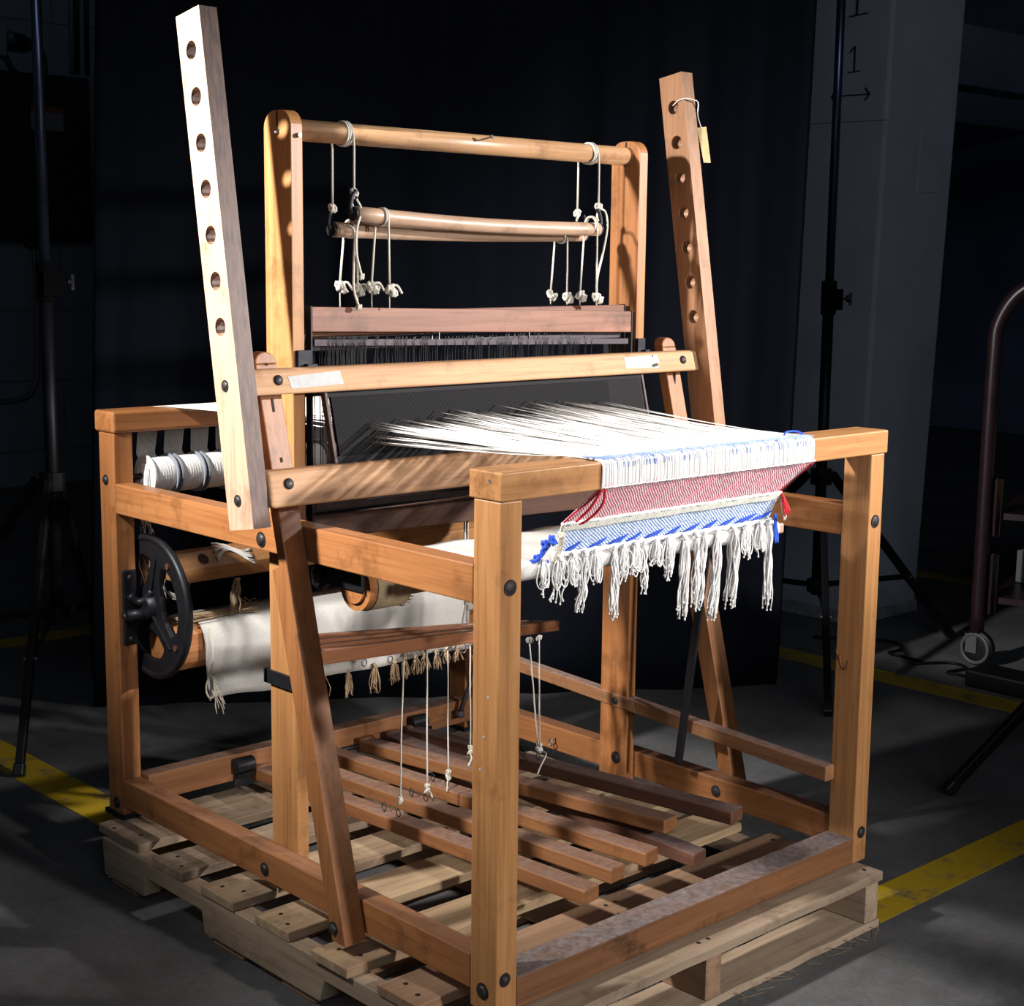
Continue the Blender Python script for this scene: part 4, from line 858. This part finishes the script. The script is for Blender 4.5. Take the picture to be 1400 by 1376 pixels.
# ------------------------------------------------------------ yarn skein on the crossbar, paper tag
m = MB()
for i in range(16):
    pts = []; ph = rn.uniform(-.2, .2); dy = rn.uniform(-.011, .011)
    for j in range(13):
        t = j/12; dv = dy*(1.3-math.sin(PI*t))+.007*math.sin(t*5+ph)-.008*t; yy = 1.088+dv; pts.append((.198+.085*t, yy, .5385+(yy-1.0875)*1.154+.002+.002*rn.random()))
    m.tube(pts, .0011, 4)
tag(obj('yarn_skein', m, YARN, smooth=True), 'small loose skein of white yarn lying on the back crossbar', 'yarn skein')
tg = thing('paper_tag', (1.085, .57, 1.40), 'manila paper tag hanging by a string from the right perforated post', 'tag')
obj('tag_card', MB().hexa([V(1.0825, .556, 1.352), V(1.096, .548, 1.352), V(1.097, .549, 1.352), V(1.0835, .557, 1.352)], [V(1.0815, .576, 1.425), V(1.098, .565, 1.428), V(1.099, .566, 1.428), V(1.0825, .577, 1.425)]), TAGM, tg)
obj('string', MB().tube(smoothpath([(1.043, .612, 1.470), (1.042, .595, 1.480), (1.046, .577, 1.483), (1.062, .572, 1.481), (1.080, .574, 1.476), (1.083, .577, 1.45), (1.089, .571, 1.424)], 5), .0013, 5), YARN, tg, smooth=True)

# ------------------------------------------------------------ woven cloth, warp, tassels
CL = thing('woven_cloth', (.47, .05, .66), 'red, white and blue woven cloth with white warp, hanging over the front beam', 'cloth')
xa0, xa1 = .203, .742
def cp_(name, mb, mat, **k): return obj(name, mb, mat, CL, **k)
m = MB(); n_ = 270; rn = random.Random(77)
for i in range(n_):
    t = i/(n_-1)+rn.uniform(-.002, .002); xb1 = xa0+(xa1-xa0)*t; xr = .150+(.738-.150)*t
    z_r = .842+rn.uniform(-.018, .016)+(.010 if t > .3 else -.008+.05*t)
    if rn.random() < .2: z_r += rn.uniform(0, .012)
    sag = rn.uniform(.002, .008); rad = rn.uniform(.0006, .0010)
    pts = []
    for j in range(9):
        s = j/8; y = .070+(yr(z_r)+.004-.070)*s
        pts.append((xb1+(xr-xb1)*s+.0012*math.sin(s*6+i), y, .8405+(z_r-.8405)*s-sag*4*s*(1-s)*(1-s)+.0003*(i % 3)))
    m.tube(pts, rad, 4)
cp_('warp_threads', m, YARN, smooth=True, kind='stuff')
m = MB()   # warp behind the reed, through the heddles to the back beam and down to the spools
for i in range(150):
    t = i/149; xr = .150+.588*t; xh = .148+.575*t; xb1 = .140+.52*t
    lift = rn.choice([-.012, -.006, .004, .012]); z_r = .850+lift*.6; g = int(t*8.99); u = (t*9) % 1
    xs = .083+.0625*g+.042*u
    pts = [(xr, .522, z_r), (xh, .61, .852+lift), ((xh+xb1)/2, .85, .848), (xb1, 1.10, .8415), (xb1-.004, 1.17, .8405), ((xb1+xs)/2+.0, 1.207, .836), ((xb1*.25+xs*.75), 1.2085, .79), (xs, 1.192, .745), (xs, 1.178, .728)]
    if t < .9 or True: m.tube(pts, .0009, 4)
cp_('back_warp_threads', m, YARN, smooth=True, kind='stuff')
# white weft-less band on the beam: ridged bundles
m = MB(); n_ = 165
prof = [(.075, .8405), (.050, .8412), (.025, .8412), (.004, .8408), (-.0052, .8370), (-.0068, .828), (-.0068, .815), (-.0068, .808), (-.0064, .8005), (-.0045, .7965)]
for i in range(n_):
    x = xa0+(xa1-xa0)*(i+.5)/n_; r = rn.uniform(.0010, .0017); jx = rn.uniform(-.0016, .0016); lean = rn.uniform(-.0035, .002)
    m.tube([(x+jx+lean*(j/9.), y-.0005*(i % 2), z) for j, (y, z) in enumerate(prof)], r, 6)
cp_('white_warp_band', m, YARN, smooth=True, kind='stuff')
m = MB()
for y, z in prof: m.v += [(xa0+.001, y+(.0008 if z < .8395 else 0), z-(.0008 if z > .8395 else 0)), (xa1-.001, y+(.0008 if z < .8395 else 0), z-(.0008 if z > .8395 else 0))]
m.f = [(2*i, 2*i+1, 2*i+3, 2*i+2) for i in range(len(prof)-1)]
o = cp_('band_backing', m, YARN, smooth=True)
m = MB()   # blue picks lying along the top of the beam
for k in range(6):
    y = -.0005+.0045*k; pts = [(xa0+(xa1-xa0)*j/60+rn.uniform(-.002, .002), y+rn.uniform(-.0018, .0018), .8425+.0009*math.sin(j*2.1+k)) for j in range(61)]
    m.tube(pts, .0006, 4)
for k in range(60): 
    x = xa0+(xa1-xa0)*rn.random(); m.tube([(x, .012, .843), (x+.001, -.001, .8415), (x+.002, -.0078, .834), (x+.001, -.0082, .827)], .0006, 3)
cp_('blue_loop', MB().tube(smoothpath([(.70, .03, .844), (.715, .035, .848), (.735, .03, .848), (.745, .018, .842)], 4), .002, 5), BLUEY, smooth=True); m.tube(smoothpath([(xa0, .03, .844), (xa0-.012, .025, .845), (xa0+.004, .008, .844), (xa0+.03, .003, .844)], 4), .0018, 5)
cp_('blue_picks', m, plain('pale_blue_yarn', (.28, .38, .78), .9), smooth=True, kind='stuff')
def sheet(name, pa_, pb_, xs0, xs1, mat, nr=10, th=.0022, wav=.0012, us=1.0):
    m = MB(); nc = 90; m.uv = []
    for j in range(nr+1):
        s = j/nr; y = pa_[0]+(pb_[0]-pa_[0])*s; z = pa_[1]+(pb_[1]-pa_[1])*s
        for i in range(nc+1):
            t = i/nc; x = (xs0[0]+(xs1[0]-xs0[0])*s)*(1-t)+(xs0[1]+(xs1[1]-xs0[1])*s)*t
            m.v.append((x, y-wav*math.sin(t*40+s*2)+.0006*math.sin(t*150), z+wav*.5*math.cos(t*23))); m.uv.append((t*us, s*math.hypot(pb_[0]-pa_[0], pb_[1]-pa_[1])*us/.54))
    for j in range(nr):
        for i in range(nc): m.f.append((j*(nc+1)+i, j*(nc+1)+i+1, (j+1)*(nc+1)+i+1, (j+1)*(nc+1)+i))
    o = cp_(name, m, mat, smooth=True); s_ = o.modifiers.new('t', 'SOLIDIFY'); s_.thickness = th; return o
sheet('red_band', (-.0068, .8005), (.070, .733), (xa0, xa1), (.192, .742), REDC)
sheet('cream_band', (.068, .734), (.075, .722), (.190, .743), (.193, .745), GREYC, wav=.0008, th=.003)
sheet('blue_band', (.075, .7225), (.096, .682), (.193, .745), (.204, .752), BLUEC, wav=.001)
m = MB().tube([(.190+(.744-.190)*i/80, .066+.0008*math.sin(i), .7345+.0006*math.cos(i*2.3)) for i in range(81)], .0028, 6)
cp_('cream_edge_cord', m, YARN, smooth=True)
m = MB().tube([(xa0+(xa1-xa0)*i/80, -.0072+.0005*math.sin(i), .7985+.0005*math.cos(i*2.3)) for i in range(81)], .0011, 5)
cp_('top_edge_cord', m, YARN, smooth=True)
m = MB().tube([(.20+(.755-.20)*i/80, .094+.001*math.sin(i*1.1), .679+.0012*math.cos(i*1.9)) for i in range(81)], .0045, 7)
cp_('bottom_edge_cord', m, YARN, smooth=True)
for k in range(11):   # dark blue wefts showing at the lower edge
    rk_ = random.Random(k+4); x = .238+k*.0475+rk_.uniform(-.007, .007); w_ = .010+rk_.uniform(0, .012)+(.014 if k > 8 else 0)
    m = MB().hexa([V(x-.010, .0915, .683), V(x+w_*.7, .0895, .686), V(x+w_*.5, .096, .6855), V(x-.012, .097, .6835)], [V(x-.001, .0880, .6895), V(x+w_+.008, .0840, .6975), V(x+w_+.008, .090, .6975), V(x-.001, .095, .6895)])
    cp_('blue_weft_patch', m, BLUEY, bevel=.001)
# selvages and tails
for s0, s1, q in (((xa0, -.004, .795), (.192, .070, .733), 0), ((xa1, -.004, .795), (.742, .070, .733), 1)):
    cp_('red_selvage', MB().tube(wig(s0, s1, 14, .0015, q), .0016, 5), REDY, smooth=True)
for P_ in ([(xa0+.004, -.009, .797), (.208, -.004, .775), (.208, .014, .755), (.201, .028, .742), (.207, .044, .736)], [(xa0, -.006, .797), (.200, .016, .765), (.192, .038, .742)]):
    cp_('red_float', MB().tube(smoothpath(P_, 4), .0022, 5), REDY, smooth=True)
m = MB()
for i in range(6): m.tube(wig((.745, .065, .735), (.752+.003*i, .060, .690+.004*(i % 3)), 7, .002, i), .0018, 5)
cp_('red_yarn_tail', m, REDY, smooth=True)
m = MB(); pts = [(.163, .088, .713), (.160, .088, .700), (.163, .09, .690), (.148, .092, .684), (.140, .093, .676), (.126, .094, .670), (.116, .094, .664)]
pts = [(.178, .074, .709), (.170, .082, .702), (.172, .086, .694), (.170, .09, .686), (.162, .092, .680), (.155, .096, .672), (.146, .098, .668)]
for k, p in enumerate(pts): m.knot(p, .0085-.0005*k, k+3)
m.tube(smoothpath(pts, 4), .003, 6)
m.tube(wig((.185, .093, .672), (.165, .096, .671), 6, .002, 3), .004, 6)
cp_('blue_yarn_knots', m, BLUEY, smooth=True)
m = MB()
for i in range(5): m.tube(wig((.756+.0015*i, .088, .690), (.752+.0018*i, .080, .638+.003*(i % 2)), 8, .0015, i), .0018, 5)
cp_('blue_yarn_tail', m, BLUEY, smooth=True)
m = MB()
for i in range(5): m.tube(wig((.196+.002*i, .074, .718-.002*i), (.192+.003*i, .090, .668), 8, .0015, i+30), .0019, 5)
m.knot((.197, .073, .716), .006)
cp_('cream_tie', m, CREAMY, smooth=True)
m = MB()
for i in range(5): m.tube(wig((.752, .070, .720), (.755+.004*i, .064+.002*i, .682+.004*(i % 3)), 7, .003, i+50), .0018, 5)
cp_('cream_tie', m, CREAMY, smooth=True)
# tassels: (x, end drop, width, strands, loop)
TS = [(.170, .060, .010, 12, 1), (.205, .075, .016, 16, 1), (.235, .050, .016, 18, 2), (.262, .092, .012, 14, 0), (.285, .055, .013, 14, 2), (.330, .115, .011, 14, 0), (.352, .058, .014, 20, 1),
      (.382, .052, .014, 18, 2), (.402, .085, .008, 9, 0), (.432, .045, .014, 16, 2), (.462, .070, .015, 24, 1), (.505, .140, .014, 24, 0), (.537, .125, .009, 14, 0), (.557, .130, .009, 14, 0),
      (.592, .152, .013, 24, 0), (.638, .140, .015, 26, 0), (.672, .060, .012, 16, 2), (.712, .072, .013, 18, 2), (.738, .156, .010, 20, 0)]
for k, (x, ln, w_, ns, lp) in enumerate(TS):
    rn = random.Random(900+k); c = V(x, .088, .679); m = MB()
    m.knot(c+V(0, -.004, -.002), .006, k)
    sway = rn.uniform(-.01, .004)
    for i in range(ns):
        a_ = rn.uniform(0, 2*PI); q = math.sqrt(rn.random()); ox, oy = w_*q*math.cos(a_)*.8, w_*q*math.sin(a_)*.6
        L_ = ln*rn.uniform(.82, 1.06)
        if lp and rn.random() < (.85 if lp == 2 else .6):      # looped strand
            L_ = min(ln, .05)*rn.uniform(.7, 1.1); ww = rn.uniform(.004, .010)
            m.tube(smoothpath([c, c+V(ox-ww*.6, oy-.006, -L_*.3), c+V(ox-ww, oy-.006, -L_*.75), c+V(ox, oy-.006, -L_), c+V(ox+ww, oy-.004, -L_*.75), c+V(ox+ww*.6, oy-.004, -L_*.3), c+V(.002, 0, -.004)], 3), .00105, 4)
        else:
            e = c+V(ox*1.25+sway, oy-.003, -L_)
            p = [c, c+V(ox*.55, oy*.6-.005, -.014)]
            for j in range(1, 8): 
                t = j/8; p.append(c+V(ox*(.6+.65*t)+sway*t*t+.0023*math.sin(t*8+i*1.7), oy-.004+.002*math.cos(t*8+i*2), -.014-(L_-.014)*t))
            p.append(e); m.tube(p, .00125, 4); m.sphere(e, .0022, 3)
    cp_('tassel', m, YARN, smooth=True)
print('objects', len(bpy.data.objects), 'tris', sum(len(o.data.loop_triangles) or len(o.data.polygons)*2 for o in bpy.data.objects if o.type == 'MESH'))
